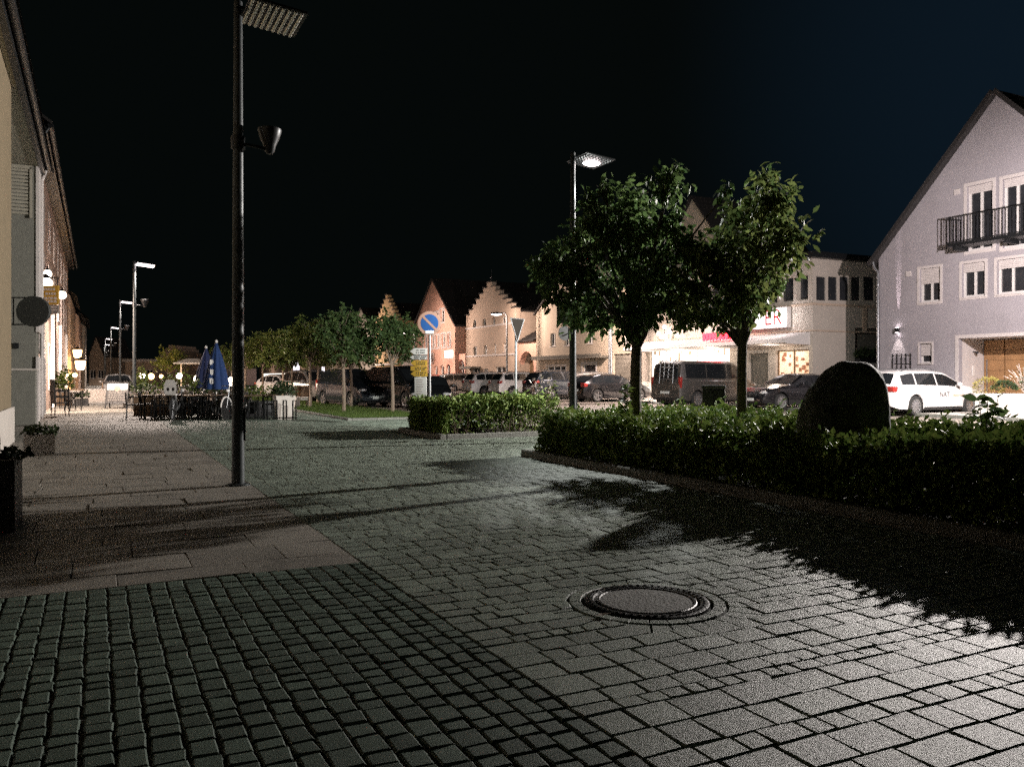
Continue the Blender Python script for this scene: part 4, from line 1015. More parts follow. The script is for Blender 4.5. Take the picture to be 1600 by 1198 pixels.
def car(name, label, kind, paint, heading, wheel_px=None, side=-1, axle='rear', scale=1.0, group='cars parked in the lot', loc=None, detail=True, cat='car', mats=None, text=None, spokes=5):
    K = KINDS[kind]; L, Wd, wb, fo, r = K['L'], K['W'], K['wb'], K['fo'], K['r']; top = K['top']; hb = K.get('bot', .2)
    xf = L-fo; xr = xf-wb; hw = Wd/2; O = L/2                      # axle stations; origin at middle
    ra = r+.045
    def zbot(x):
        z = hb+.03
        z = lerp(z+.10, z, min(1, x/.35)) if x < .35 else (lerp(z+.06, z, min(1, (L-x)/.4)) if x > L-.4 else z)
        for xc in (xr, xf):
            d = abs(x-xc)
            if d < ra: z = max(z, r+math.sqrt(max(0, ra*ra-d*d)))
        return z
    zm = max(z for x, z in top)
    def sec(x):
        zt = interp(top, x); zs = min(zt-.012, interp(K['belt'], x)); zb = zbot(x)
        f = 1.0
        if x < .45: f = 1-.11*((.45-x)/.45)**2
        if x > L-.7: f = 1-.16*((x-L+.7)/.7)**2
        h = hw*f; g = max(0, min(1, (zt-zs)/(zm-interp(K['belt'], L*.5))))
        wr = h*(.925-(.2 if kind != 'van' else .09)*g)
        z1 = max(min(.36, zs-.2), zb+.012); z2 = max(min(.62, zs-.08), z1+.012); z3 = max(zs-.05, z2+.012); zs = max(zs, z3+.012); zt = max(zt, zs+.012)
        return [(h*.955, zb), (h*.985, z1), (h, z2), (h*.985, z3), (h*.935, zs), (wr, zt-.055*g-.006), (wr-.10*g-.04, zt-.002), (wr*.5, zt+.014), (0, zt+.018)]
    xs = [L*k/44 for k in range(45)]
    for xc in (xr, xf): xs += [xc+ra*math.cos(PI*k/12) for k in range(13)]+[xc-ra-.004, xc+ra+.004]
    xs += [p[0] for p in top]+[.02, L-.02]; xs = sorted(set(round(x, 4) for x in xs if 0 <= x <= L))
    mb = MB(); mb.m = TR(-O, 0, 0); np_ = 17; vs = []; fs = []
    for x in xs:
        p = sec(x); full = [(x, -y, z) for y, z in p]+[(x, y, z) for y, z in p[-2::-1]]; vs += full
    for i in range(len(xs)-1):
        for k in range(np_-1): fs.append((i*np_+k, i*np_+k+1, (i+1)*np_+k+1, (i+1)*np_+k))
    fs += [tuple(range(np_)), tuple((len(xs)-1)*np_+k for k in range(np_))]
    mb.add(vs, fs)
    root = thing(name, label, cat, (0, 0, 0), heading, group, scale)
    mb.build('body', paint, root, 32)
    ub = MB(); ub.m = TR(-O, 0, 0); ub.box((.25, -hw*.8, .17), (L-.25, hw*.8, .55)); ub.build('underbody', M['black'], root)
    # glass
    def gstrip(xa, xb, sides, inset=(.10, .90), off=.007):
        g = MB(); g.m = TR(-O, 0, 0); n = 8
        for sgn in sides:
            P_ = []
            for k in range(n+1):
                x = lerp(xa, xb, k/n); p = sec(x); (ya, za), (yb, zb_) = p[4], p[5]
                if zb_-za < .06: continue
                nrm = Vector((zb_-za, -(yb-ya))).normalized()*off
                P_.append([(x, sgn*(lerp(ya, yb, q)+nrm.x), lerp(za, zb_, q)+nrm.y) for q in inset])
            for a_, b_ in zip(P_, P_[1:]): g.quad(a_[0], b_[0], b_[1], a_[1])
        return g
    ps = [K['side'][0]]+list(K['pil'])+[K['side'][1]]
    for sgn in (-1, 1):
        w = None
        for a_, b_ in zip(ps, ps[1:]):
            g = gstrip(a_+.03, b_-.03, (sgn,))
            if g.v: g.build('side_window', M['glass'], root, 30)
    def cross(x0, x1, nm, e):
        g = MB(); g.m = TR(-O, 0, 0); n = 6; rows = []
        for k in range(n+1):
            x = lerp(x0, x1, k/n); p = sec(x); wr = p[6][0]; zt = p[8][1]; s = (interp(top, x+.02)-interp(top, x-.02))/.04
            nv = Vector((-s, 1)).normalized()*.01
            rows.append([(x+nv.x, f*(wr-e), interp(top, x)+.016*(1-f*f)+nv.y+.004) for f in (-1, -.5, 0, .5, 1)])
        for a_, b_ in zip(rows, rows[1:]):
            for k in range(4): g.quad(a_[k], a_[k+1], b_[k+1], b_[k])
        return g.build(nm, M['glass'], root, 40)
    cross(K['ws'][0], K['ws'][1], 'windscreen', .0); cross(K['rg'][0], K['rg'][1], 'rear_window', .06)
    # wheels
    for xc in (xr, xf):
        for sgn in (-1, 1):
            t = MB(); Mw = TR(xc-O, sgn*(hw-.105), r) @ RX(-PI/2*sgn)
            t.lathe([(r*.66, -.09), (r*.93, -.10), (r, -.06), (r, .06), (r*.93, .095), (r*.68, .10), (r*.66, .06)], 28, Mw)
            wh = t.build('wheel', M['rubber'], root, 40)
            rm = MB(); rm.lathe([(r*.69, .06), (r*.69, .098), (r*.63, .092), (r*.6, .05)], 28, Mw); rm.lathe([(r*.6, .0), (1e-5, .0)], 20, Mw)
            ns = spokes
            for k in range(ns):
                a = 2*PI*k/ns; Ms = Mw @ RZ(a)
                rm.add([Ms @ Vector(q) for q in ((.02, -.035, .085), (r*.64, -.028-.01*(ns < 7), .08), (r*.64, .028+.01*(ns < 7), .08), (.02, .035, .085), (.02, -.035, .03), (r*.64, -.03, .03), (r*.64, .03, .03), (.02, .035, .03))], [(0,1,2,3),(0,1,5,4),(3,2,6,7),(1,2,6,5)])
            rm.lathe([(.05, .07), (.05, .095), (1e-5, .1)], 12, Mw)
            rm.build('rim', M['rim'], wh, 40)
    # lamps, plates, trim
    xn = L-O
    for sgn in (-1, 1):
        b = MB(); b.ell((xn-.24, sgn*(hw-.28), interp(top, L-.3)-.11), (.21, .2, .085), 12, 8, None); b.build('headlight', M['headl'], root, 60)
        b = MB(); z = interp(K['belt'], .1)
        if kind in ('van', 'mpv'): b.bbox((-O+.03, sgn*(hw-.20), z-.35), (-O+.16, sgn*(hw-.065), z+.12), .02)
        else: b.bbox((-O+.02, sgn*(hw-.42), z-.20), (-O+.26, sgn*(hw-.035), z-.02), .03)
        b.build('tail_light', M['taill'], root, 40)
        b = MB(); xm = K['ws'][1]-.35-O; b.ell((xm, sgn*(hw+.075), interp(K['belt'], 2.6)+.09), (.07, .10, .075), 10, 6); b.tube([(xm, sgn*(hw*.9), interp(K['belt'], 2.6)+.03), (xm, sgn*(hw+.04), interp(K['belt'], 2.6)+.06)], .02, 6); b.build('wing_mirror', paint, root, 60)
        b = MB()
        for xd in K['pil']: b.bbox((xd-O-.02, sgn*(hw*.985)-.012, .80), (xd-O+.18, sgn*(hw*.985)+.022, .83), .008)
        b.build('door_handle', paint if not mats else M['black'], root)
        b = MB()
        for xd in list(K['pil'])+[K['ws'][1]-.08]:
            pp = sec(xd)
            for (ya, za), (yb, zb_) in zip(pp[1:4], pp[2:5]): b.add([(xd-O-.004, sgn*(ya+.003), za), (xd-O+.004, sgn*(ya+.003), za), (xd-O+.004, sgn*(yb+.003), zb_), (xd-O-.004, sgn*(yb+.003), zb_)], [(0, 1, 2, 3)])
        pa = sec(xr+ra+.02); 
        b.build('door_seam', M['black'], root)
        b = MB(); b.bbox((xr+ra+.03-O, sgn*hw*.93, hb+.0), (xf-ra-.03-O, sgn*(hw*.985), hb+.09), .02); b.build('sill_trim', M['black'], root)
        if K.get('rails'):
            b = MB(); xa, xb = K['side'][0]+.25, K['ws'][0]-.1; p = [(x-O, sgn*(sec(x)[6][0]), sec(x)[6][1]+(.045 if 0 < i < 5 else .0)) for i, x in enumerate([lerp(xa, xb, k/5) for k in range(6)])]; b.tube(p, .016, 6); b.build('roof_rail', M['galv'], root, 60)
    for xx, zz in ((O+.006, .42), (-O-.006, .62 if kind != 'sedan' else .55)):
        b = MB(); b.bbox((xx-.02, -.26, zz-.055), (xx+.02, .26, zz+.055), .006); b.build('number_plate', M['plate'], root)
    b = MB(); b.bbox((O-.09, -.38, .52), (O-.005, .38, .64), .02); b.bbox((O-.07, -.6, .27), (O-.02, .6, .38), .02); b.build('grille', M['black'], root)
    b = MB(); b.bbox((-O-.01, -hw*.75, .30), (-O+.08, hw*.75, .40), .02); b.build('bumper_trim', M['black'], root)
    if wheel_px:
        xw = (xr if axle == 'rear' else xf)-O; lw = Vector((xw, side*(hw-.03), 0))*scale
        loc = G(*wheel_px)-RZ(heading) @ lw
    root.location = loc
    if text:
        stamp('lettering', text[0], .24, text[1], root, TR(text[2], -hw-.006, .68) @ RX(PI/2))
        stamp('lettering', text[3], .14, text[4], root, TR(text[5], -hw-.006, .66) @ RX(PI/2))
    return root
AVb = AV+PI; AUb = AU+PI
car('parked_car', 'white estate car with NAT lettering parked before the lilac house', 'estate', M['cwhite'], AV, (1431, 650), -1, 'rear', 1.05, text=('NAT', M['signtext'], .1, 'electronic', mat('orange_letter', (.75, .42, .25), .5), .8), spokes=10)
car('parked_car', 'black saloon car with many spoked wheels facing left beside the dark boulder', 'sedan', M['cblack'], AVb, (1221, 641), 1, 'front', 1.02, spokes=14)
v = car('parked_van', 'dark grey panelled van with a ladder on its rear door', 'van', M['cgrey'], AV+math.radians(7), (1090, 636), -1, 'rear', 1.03, cat='van', spokes=10)
lad = MB(); lm = KINDS['van']['L']/2
for y in (-.52, .28): lad.tube([(-lm-.06, y, 1.0), (-lm-.04, y, 1.25), (-lm+.02, y, 1.9), (-lm+.2, y, 2.03)], .022, 8)
for y in (-.25, .02): lad.tube([(-lm-.05, y, 1.25), (-lm+.02, y, 1.88)], .012, 6)
for k in range(5): z = 1.18+k*.17; lad.tube([(-lm-.05+.07*k/5, -.52, z), (-lm-.05+.07*k/5, .28, z)], .02, 8)
lad = tag(lad.build('ladder', M['galv'], None, 60), 'pale tubular ladder rack fixed to the rear of the grey van', 'ladder'); lad.location = v.location; lad.rotation_euler = v.rotation_euler; lad.scale = v.scale
car('parked_car', 'dark saloon partly hidden behind the tree trunk and the black saloon', 'hatch', M['cdark'], AVb, (1150, 631), 1, 'front', 1.0)
car('parked_car', 'black hatchback with a shiny rear roof left of the tree trunk', 'hatch', M['cblack'], AV, (934, 628), -1, 'rear', 1.0)
car('parked_car', 'pale silver estate car between the dark off roader and the black hatchback', 'estate', M['csilver'], AV, (918, 623), -1, 'rear', 1.06)
car('parked_car', 'dark off roader with bright spoked wheel behind the blossoming shrub', 'suv', M['cdark'], AV, (860, 624), -1, 'rear', 1.0, spokes=5)
car('parked_car', 'white compact car right of the yield sign post', 'suv', M['cwhite'], AV, (801, 621), -1, 'rear', .97)
car('parked_car', 'white off roader left of the yield sign post', 'suv', M['cwhite'], AV, (757, 619.5), -1, 'rear', .97)
car('parked_car', 'silver estate car parked left of the white off roader', 'estate', M['csilver'], AV, (708, 613.5), -1, 'rear', 1.05)
car('parked_car', 'dull red car half hidden behind the no stopping sign', 'hatch', M['cred'], AV, (672, 612.5), -1, 'rear', 1.0)
car('parked_car', 'pale beige car behind the silver estate, only its roof showing', 'hatch', M['csilver'], AV, (730, 611), -1, 'rear', 1.0)
car('parked_car', 'low black car behind the far hedge and the notice board', 'sedan', M['cblack'], AV, (688, 625), -1, 'front', .98)
car('parked_van', 'black van with a glinting windscreen behind the near tree pair on the grass', 'mpv', M['cblack'], AUb+math.radians(14), (578, 635), -1, 'rear', 1.04, cat='van')
car('parked_car', 'low black car with glinting bonnet beside the black van at the grass end', 'sedan', M['cblack'], AUb-math.radians(20), (640, 641), -1, 'front', .95)
car('parked_car', 'dark people carrier with a pale windscreen pillar behind the tree trunks', 'mpv', M['cdark'], AUb+math.radians(12), (505, 633), -1, 'rear', .98)
car('parked_car', 'silver van like car farther along the tree row', 'mpv', M['csilver'], AUb+math.radians(12), (448, 625), -1, 'rear', 1.0)
car('parked_car', 'white car near the far end of the tree row', 'hatch', M['cwhite'], AUb+math.radians(20), (408, 622), -1, 'rear', 1.0)
car('parked_car', 'pale car half hidden behind the chalkboard on the left pavement', 'hatch', M['csilver'], AUb, (160, 623), -1, 'front', 1.0)
# ================================================================ STREET LAMPS
def lamp(name, label, base, lit, az=AV, power=0, group='tall mirror panel street lamps', color=(1, .84, .78), n=9, glow=None, spot=None, cone=144, beam=None):
    t = thing(name, label, 'street lamp', base, az, group)
    b = MB(); b.tube([(0, 0, -.02), (0, 0, .02), (0, 0, .03), (0, 0, 4.15)], [.13, .13, .078, .062], 16); b.tube([(0, 0, 4.15), (0, 0, 4.28)], [.07, .07], 16)
    b.tube([(0, 0, 4.28), (0, 0, 5.95)], [.06, .052], 14); b.lathe([(.15, -.005), (.15, .012), (.08, .02)], 18)
    b.build('pole', M['pole'], t, 40)
    b = MB(); b.bbox((.068, -.05, .55), (.083, .05, .95), .004); b.build('service_hatch', M['dark'], t)
    b = MB(); b.tube([(.03, 0, 4.21), (.25, 0, 4.19), (.36, 0, 4.17)], .022, 8); b.tube([(0, 0, 4.14), (0, 0, 4.29)], .085, 14); b.build('bracket', M['dark'], t, 50)
    b = MB(); b.lathe([(.035, 4.12), (.06, 4.16), (.075, 4.22), (.12, 4.32), (.145, 4.40), (.145, 4.43), (.13, 4.44), (.06, 4.43)], 24, TR(.38, 0, 0)); pr = b.build('projector', M['dark'], t, 40)
    Mp = TR(.09, 0, 5.83) @ RY(math.radians(6)); w, l = .66, .76
    b = MB(); b.bbox((-.02, -l/2-.02, .03), (w+.02, l/2+.02, .06), .006, Mp); b.tube([(0, 0, 5.88), (.2, 0, 5.88)], .02, 8); b.build('panel_frame', M['dark'], t)
    b = MB(); sg = 8                                    # curved mirror strips under the panel
    for k in range(n):
        x0 = w*k/n+.006; x1 = w*(k+.62)/n
        for j in range(sg):
            y0 = -l/2+l*j/sg; y1 = -l/2+l*(j+1)/sg; rows = []
            for q in range(4):
                y = lerp(y0+.004, y1-.004, q/3); dz = -.016*math.sin(PI*q/3)
                rows.append([Mp @ Vector((lerp(x0, x1, e/3), y, .024+dz-.018*math.sin(PI*e/3)*.9)) for e in range(4)])
            for a_, c_ in zip(rows, rows[1:]):
                for e in range(3): b.quad(a_[e], a_[e+1], c_[e+1], c_[e])
    b.build('mirror_panel', glow if lit and not spot else (M['dark'] if spot else M['mirror']), t, fix=False)
    if lit and spot:                                    # the lit patch where the beam meets the mirror
        b = MB(); b.ell((w*.55, 0, -.012), (.17, .2, .02), 24, 6, Mp); b.build('lit_patch', glow, t, 60)
    if lit:
        hp = Mp @ Vector((w/2, 0, -.6 if spot and az == AV else -.16)); lo = light('lamp_light', hp, power, color, .10, t, 'SPOT' if not spot else 'POINT', math.radians(cone) if not spot else None)
        if not spot: lo.data.spot_blend = .6; batwing(lo)
        for aim, pw, size, bl in spot or ():
            lo = light('lamp_beam', hp, pw, beam or color, .09, t, 'SPOT', math.radians(size)); lo.data.spot_blend = bl
            d = RZ(-az) @ Vector(aim); lo.rotation_euler = d.to_track_quat('-Z', 'Y').to_euler()
    return t
POW = 1500
pn = G(372, 758); lamp('street_lamp', 'unlit street lamp with ribbed mirror panel on the slab edge, nearest of all', pn, False)
def at_head(px, y):                                  # lamp whose mirror panel is seen at height y
    D = (5.83-HC)*F/(HY-y); p = V(px, HY, D); p.z = 0; return p
c_w = (1, .84, .73)
lamp('street_lamp', 'lit street lamp beside the plant pots, second nearest on the left', at_head(210, 413), True, power=2000, color=c_w, glow=M['lamp'])
lamp('street_lamp', 'lit street lamp behind the chalkboard, its head just above the pavement lanterns', at_head(187.5, 472), True, power=1100, color=c_w, glow=M['lamp'])
for px, y, w_ in ((173, 512, 'third lit one down the left pavement'), (164.5, 529.5, 'fourth lit one down the left pavement'), (163, 538.5, 'fifth lit one down the left pavement, small and far'), (171, 549, 'farthest lit one at the end of the left pavement')):
    p = at_head(px, y); p.z = 0
    lamp('street_lamp', 'lit street lamp, '+w_, p, True, power=1500, color=c_w, glow=M['lamp'])
p = V(895, HY, 17.3); p.z = 0
mid = lamp('street_lamp', 'lit street lamp rising between the two hedge beds left of the big trees', p, True, power=90, color=(.98, 1, .94), glow=M['lamp'], spot=[(W*2.0-U*5.0-Vector((0, 0, 5.5)), 1250, 104, .35), (W*6+U*15-Vector((0, 0, 5.2)), 6500, 98, .6)])
p = V(990, HY, 42); p.z = 0  # added lamp, unseen behind the crown, to brighten the parked cars
lamp('street_lamp', 'added street lamp lighting the parked cars, unseen behind the left tree of the hedge bed', p, True, power=4200, color=(1, .82, .74), glow=M['lamp'], cone=150)
p = V(1657, HY, 21.2); p.z = 0
lamp('street_lamp', 'bright street lamp standing just beyond the right edge of the picture', p, True, az=AVb, power=5600, color=(1, .87, .86), glow=M['lampkey'], beam=(1, .95, .87), spot=[(Vector((-17, -5.2, -4.6)), 21000, 98, 1.0), (Vector((0, 0, -1)), 9000, 150, .6)])
# curved arm lamp before the stepped gable and a small one on the beige house
def arm_lamp(label, px, yhead, D, power, left=True):
    p = V(px, HY, D); p.z = 0; h = HC-(yhead-HY)*D/F
    t = thing('street_lamp', label, 'street lamp', p, 0, 'curved arm street lamps'); s = -1 if left else 1
    b = MB(); b.tube([(0, 0, 0), (0, 0, h-.5), (s*.02, 0, h-.12), (s*.15, 0, h+.05), (s*.4, 0, h+.08)], [.08, .06, .055, .045, .04], 10); b.build('pole', M['galv'], t, 50)
    b = MB(); b.ell((s*.75, 0, h+.02), (.42, .17, .10), 16, 8); b.build('head', M['dark'], t, 50)
    b = MB(); b.ell((s*.75, 0, h-.03), (.38, .14, .09), 16, 8); b.build('diffuser', M['lamp'], t, 50)
    lo = light('lamp_light', (s*.75, 0, h-.25), power, (1, .76, .64), .12, t, 'SPOT', math.radians(168)); lo.data.spot_blend = .4
    lo.rotation_euler = (W*1.0-U*.15-Vector((0, 0, .45))).to_track_quat('-Z', 'Y').to_euler()
arm_lamp('lit curved arm street lamp in front of the stepped gable house', 792, 490, 60, POW*1.2)
arm_lamp('lit curved arm street lamp before the beige house, half hidden by tree leaves', 955, 501, 48, POW*1.5)
arm_lamp('added curved arm street lamp lighting the ochre gable, unseen among the crowns of the tree row', 520, 532, 96, POW*3.2)  # added unseen lamp to brighten the ochre gable and the pale houses beside it
arm_lamp('lit curved arm street lamp hidden behind the far trees near the pointed house', 648, 520, 72, POW*1.8)
# ================================================================ SIGNS
def post(parent, h, r=.03, z0=-.02): b = MB(); b.tube([(0, 0, z0), (0, 0, h)], r, 12); return b.build('post', M['galv'], parent, 50)
p = V(671.5, HY, 21.3); p.z = 0; D = 21.3; zc = HC-(505-HY)*D/F
t = thing('traffic_sign', 'round blue no stopping sign with one diagonal bar on a tall post', 'traffic sign', p, 0); post(t, zc-.26)
Ms = TR(0, -.05, zc) @ RX(PI/2); b = MB(); b.lathe([(.30, -.012), (.30, .0), (1e-5, .0)], 40, Ms); dsc = b.build('disc', M['signred'], t, 40)
b = MB(); b.lathe([(.225, .003), (.225, .006), (1e-5, .006)], 40, Ms); b.build('blue_face', M['signblue'], dsc, 40)
b = MB(); b.box((-.235, -.028, .0065), (.235, .028, .011), Ms @ RZ(math.radians(-45))); b.build('diagonal_bar', M['signred'], dsc)
b = MB(); b.bbox((-.10, -.072, zc-.265), (.10, -.066, zc-.19), .002); b.build('arrow_plate', M['signwhite'], t)
D = 20.8; p = V(655.5, HY, D); p.z = 0
t = thing('direction_sign', 'signpost of white and yellow arrow boards pointing left above a notice board', 'signpost', p, 0); z = lambda y: HC-(y-HY)*D/F; X = lambda x: (x-655.5)*D/F
b = MB(); b.tube([(0, 0, 0), (0, 0, z(546))], .028, 10); b.build('post', M['galv'], t, 50)
for y0, y1, xa, m_, k in ((544, 554, 641, 'signwhite', 0), (554.6, 562, 640, 'signwhite', 1), (563, 571.5, 642, 'signyellow', 2), (572, 579, 642, 'signyellow', 3), (579.5, 588, 642, 'signyellow', 4)):
    a, c_ = z(y1), z(y0); xl, xr_ = X(xa), X(668); e = (c_-a)/2
    poly = [(xl, (a+c_)/2), (xl+e*1.3, a), (xr_, a), (xr_, c_), (xl+e*1.3, c_)]
    if k == 3: poly = [(xl, a), (xr_, a), (xr_, c_), (xl, c_)]
    b = MB(); b.prism(poly, -.045, -.032); ar = b.build('arrow_board' if k != 3 else 'board', M[m_], t)
    b = MB()
    for ln in range(2):
        zz = a+(c_-a)*(.3+.36*ln); x = xl+e*1.6+.02
        while x < xr_-.06:
            wv = rnd.uniform(.015, .05); b.box((x, -.0475, zz-.012), (x+wv, -.0462, zz+.014)); x += wv+rnd.choice((.008, .008, .025))
        if k == 1: pass
    b.build('text_line', M['signtext'], ar)
    if k == 1:
        b = MB(); n = len(poly); frame_ring(b, poly, .012, -.0485, -.0455); b.build('black_border', M['signtext'], ar)
b = MB(); b.bbox((X(648), -.05, z(628)), (X(667), -.03, z(589)), .006); nb = b.build('notice_board', M['signwhite'], t)
b = MB()
for k in range(7):
    zz = z(593+k*3.6); b.box((X(650.5), -.0525, zz-.01), (X(650.5)+rnd.uniform(.12, .2), -.0507, zz+.006))
b.box((X(652), -.0525, z(621.5)), (X(663), -.0507, z(619.5))); b.build('text_line', mat('faded_text', (.4, .32, .3), .6), nb)
D = 23.0; p = V(806, HY, D); p.z = 0; zt, zb_ = HC-(498-HY)*D/F, HC-(534-HY)*D/F
t = thing('traffic_sign', 'grey back of a triangular yield sign on a thin post', 'traffic sign', p, math.radians(52)); post(t, zt-.1, .032)
b = MB(); b.prism([(-.32, zt), (-.30, zt+.012), (.30, zt+.012), (.32, zt), (.022, zb_), (-.022, zb_)], -.055, -.045); b.build('plate', mat('sign_back', (.016, .014, .012), .8, 0, var=.15, spec=.05), t)
b = MB()
for a_, c_ in (((-.31, zt), (.31, zt)), ((.31, zt), (0, zb_)), ((0, zb_), (-.31, zt))): b.tube([(a_[0], -.05, a_[1]), (c_[0], -.05, c_[1])], .013, 6)
b.build('rim', M['galv'], t, 50)
# plates on the middle lamp
X = lambda x: (x-895)*17.3/F; z = lambda y: HC-(y-HY)*17.3/F
pl = thing('sign_plate', 'dark square back of a road sign clamped to the lamp pole', 'traffic sign', V(895, HY, 17.2)*1.0, 0); pl.location.z = 0
b = MB(); b.bbox((X(870), -.02, z(506)), (X(920), -.008, z(470)), .004); b.build('plate', mat('sign_back_green', (.06, .075, .065), .6, .3, var=.2), pl)
b = MB(); b.box((X(872), -.007, z(480)), (X(918), .012, z(478))); b.box((X(872), -.007, z(498)), (X(918), .012, z(496))); b.build('bracket', M['galv'], pl)
p2 = thing('sign_plate', 'small round grey sign plate on the left of the lamp pole', 'traffic sign', V(895, HY, 17.2), 0); p2.location.z = 0
b = MB(); b.lathe([(.15, 0), (.15, .012), (1e-5, .014)], 28, TR(X(882), -.03, z(521)) @ RX(PI/2) @ RY(.5)); b.build('disc', M['galv'], p2, 40); b = MB(); b.tube([(X(884), 0, z(521)), (0, 0, z(521))], .012, 6); b.build('bracket', M['galv'], p2)
# litter bin behind the hedge
p = V(1115, HY, 16.2); p.z = 0; t = thing('litter_bin', 'dark square litter bin with one lighter side behind the hedge', 'litter bin', p, math.radians(-14))
b = MB(); b.bbox((-.21, -.21, .08), (.21, .21, 1.1), .02); b.build('body', M['dark'], t, 30); b = MB(); b.bbox((-.23, -.23, 1.1), (.23, .23, 1.17), .02); b.build('lid', M['black'], t, 30)
b = MB(); b.bbox((.212, -.19, .1), (.222, .19, 1.05), .004); b.build('side_panel', M['concrete'], t); b = MB(); b.box((-.15, -.15, 0), (.15, .15, .08)); b.build('foot', M['dark'], t)
# ================================================================ LEFT PAVEMENT
t = thing('shop_sign', 'dark oval hanging sign on a bracket from the grey pier of the yellow house', 'sign', ST(26.0, -1.6), 0)
D = t.location.y; X = lambda x: (x-800)*D/F-t.location.x; z = lambda y: HC-(y-HY)*D/F
b = MB(); b.lathe([(.44, -.05), (.455, -.035), (.455, .035), (.44, .05), (1e-5, .055)], 40, TR(X(52.5), 0, z(486.5)) @ Matrix.Diagonal((1, 1, .9, 1)) @ RX(PI/2)); b.build('oval', mat('sign_slate', (.055, .058, .055), .6, var=.2, vs=8), t, 40)
b = MB()
for y in (465, 507): b.tube([(X(14), .0, z(y)), (X(48), 0, z(y))], .018, 8)
b.tube([(X(21), 0, z(465)), (X(21), 0, z(507))], .018, 8); b.build('bracket', M['dark'], t, 50)
t = thing('shop_sign', 'yellow and grey hanging sign board lit by the two lamps above it', 'sign', ST(33, -1.45), 0); D = t.location.y; X = lambda x: (x-800)*D/F-t.location.x; z = lambda y: HC-(y-HY)*D/F
b = MB(); b.bbox((X(56), -.04, z(476)), (X(92), .04, z(446)), .01); bd = b.build('board', M['signyellow'], t); b = MB(); b.bbox((X(70), -.03, z(490)), (X(92), .03, z(476.5)), .01); lb = b.build('lower_board', M['concrete'], t)
b = MB()
for y, xa, xb in ((452, 60, 88), (459, 72, 86), (466, 60, 90), (471, 64, 86)):
    x = X(xa)
    while x < X(xb): wv = rnd.uniform(.04, .1); b.box((x, -.047, z(y)-.045), (x+wv, -.0412, z(y)+.04)); x += wv+.03
b.build('text_line', M['signwhite'], bd)
b = MB()
for y in (480, 484.5): b.box((X(75), -.036, z(y)-.02), (X(89), -.0312, z(y)+.02))
b.build('text_line', M['signwhite'], lb)
b = MB(); b.tube([(X(56), 0, z(434)), (X(92), 0, z(434))], .02, 6); b.tube([(X(90), 0, z(434)), (X(90), 0, z(446))], .015, 6); b.build('bracket', M['dark'], t, 50)
def globe(label, p, r, m, power, c, group=None, shape='ball'):
    t = thing('wall_lamp', label, 'lamp', p, 0, group); b = MB()
    if shape == 'ball': b.ell((0, 0, 0), (r, r, r), 14, 8)
    else: b.lathe([(r*.5, -r), (r*.75, -r*.8), (r, r*.6), (r*.9, r*.8)], 8)
    b.build('globe' if shape == 'ball' else 'lantern_glass', m, t, 60 if shape == 'ball' else 20)
    b = MB(); b.lathe([(r*1.1, r*.85), (r*.5, r*1.25), (r*.15, r*1.5)], 10); b.tube([(0, 0, r*1.3), (0, 0, r*1.9), (-.25, .12, r*2.0)], .02, 6); b.build('cap', M['dark'], t, 40)
    if power:
        lo = light('wall_lamp_light', (r*.9, -r*.9, -r*1.15), power, c, .12, t, 'SPOT', math.radians(165)); lo.data.spot_blend = .5
        lo.rotation_euler = (U*1.0-W*.12-Vector((0, 0, .55))).to_track_quat('-Z', 'Y').to_euler()
    return t
wc = (1, .72, .5)
D = 31.0; globe('round lit lamp right above the yellow hanging sign', V(71, 443, 31), .24, M['warmw'], 3200, (1, .78, .62))
globe('smaller lit lamp above the round one over the yellow sign', V(74, 428, 31.6), .15, M['warmw'], 1800, (1, .78, .66))
globe('lit wall lamp to the right of the yellow hanging sign', V(97, 461, 42), .2, M['warmw'], 2400, (1, .78, .66))
globe('upper of the two glowing orange lanterns on the pavement wall', V(121, 552, 58), .3, M['warm'], 2200, (1, .58, .26), shape='l')
globe('lower and larger of the two glowing orange lanterns on the pavement wall', V(125.5, 570, 56), .34, M['warm'], 2500, (1, .58, .26), shape='l')
for px, y, d, w_ in ((85, 529, 47, 'left of the twin lamps under the yellow sign'), (92, 539, 48, 'right of the twin lamps under the yellow sign'), (106, 586, 53, 'left one just above the tables'), (117, 586, 54, 'right one just above the tables')):
    globe('small warm wall lamp, '+w_, V(px, y, d), .14, M['warm'], 600, wc, 'small wall lamps on the left')
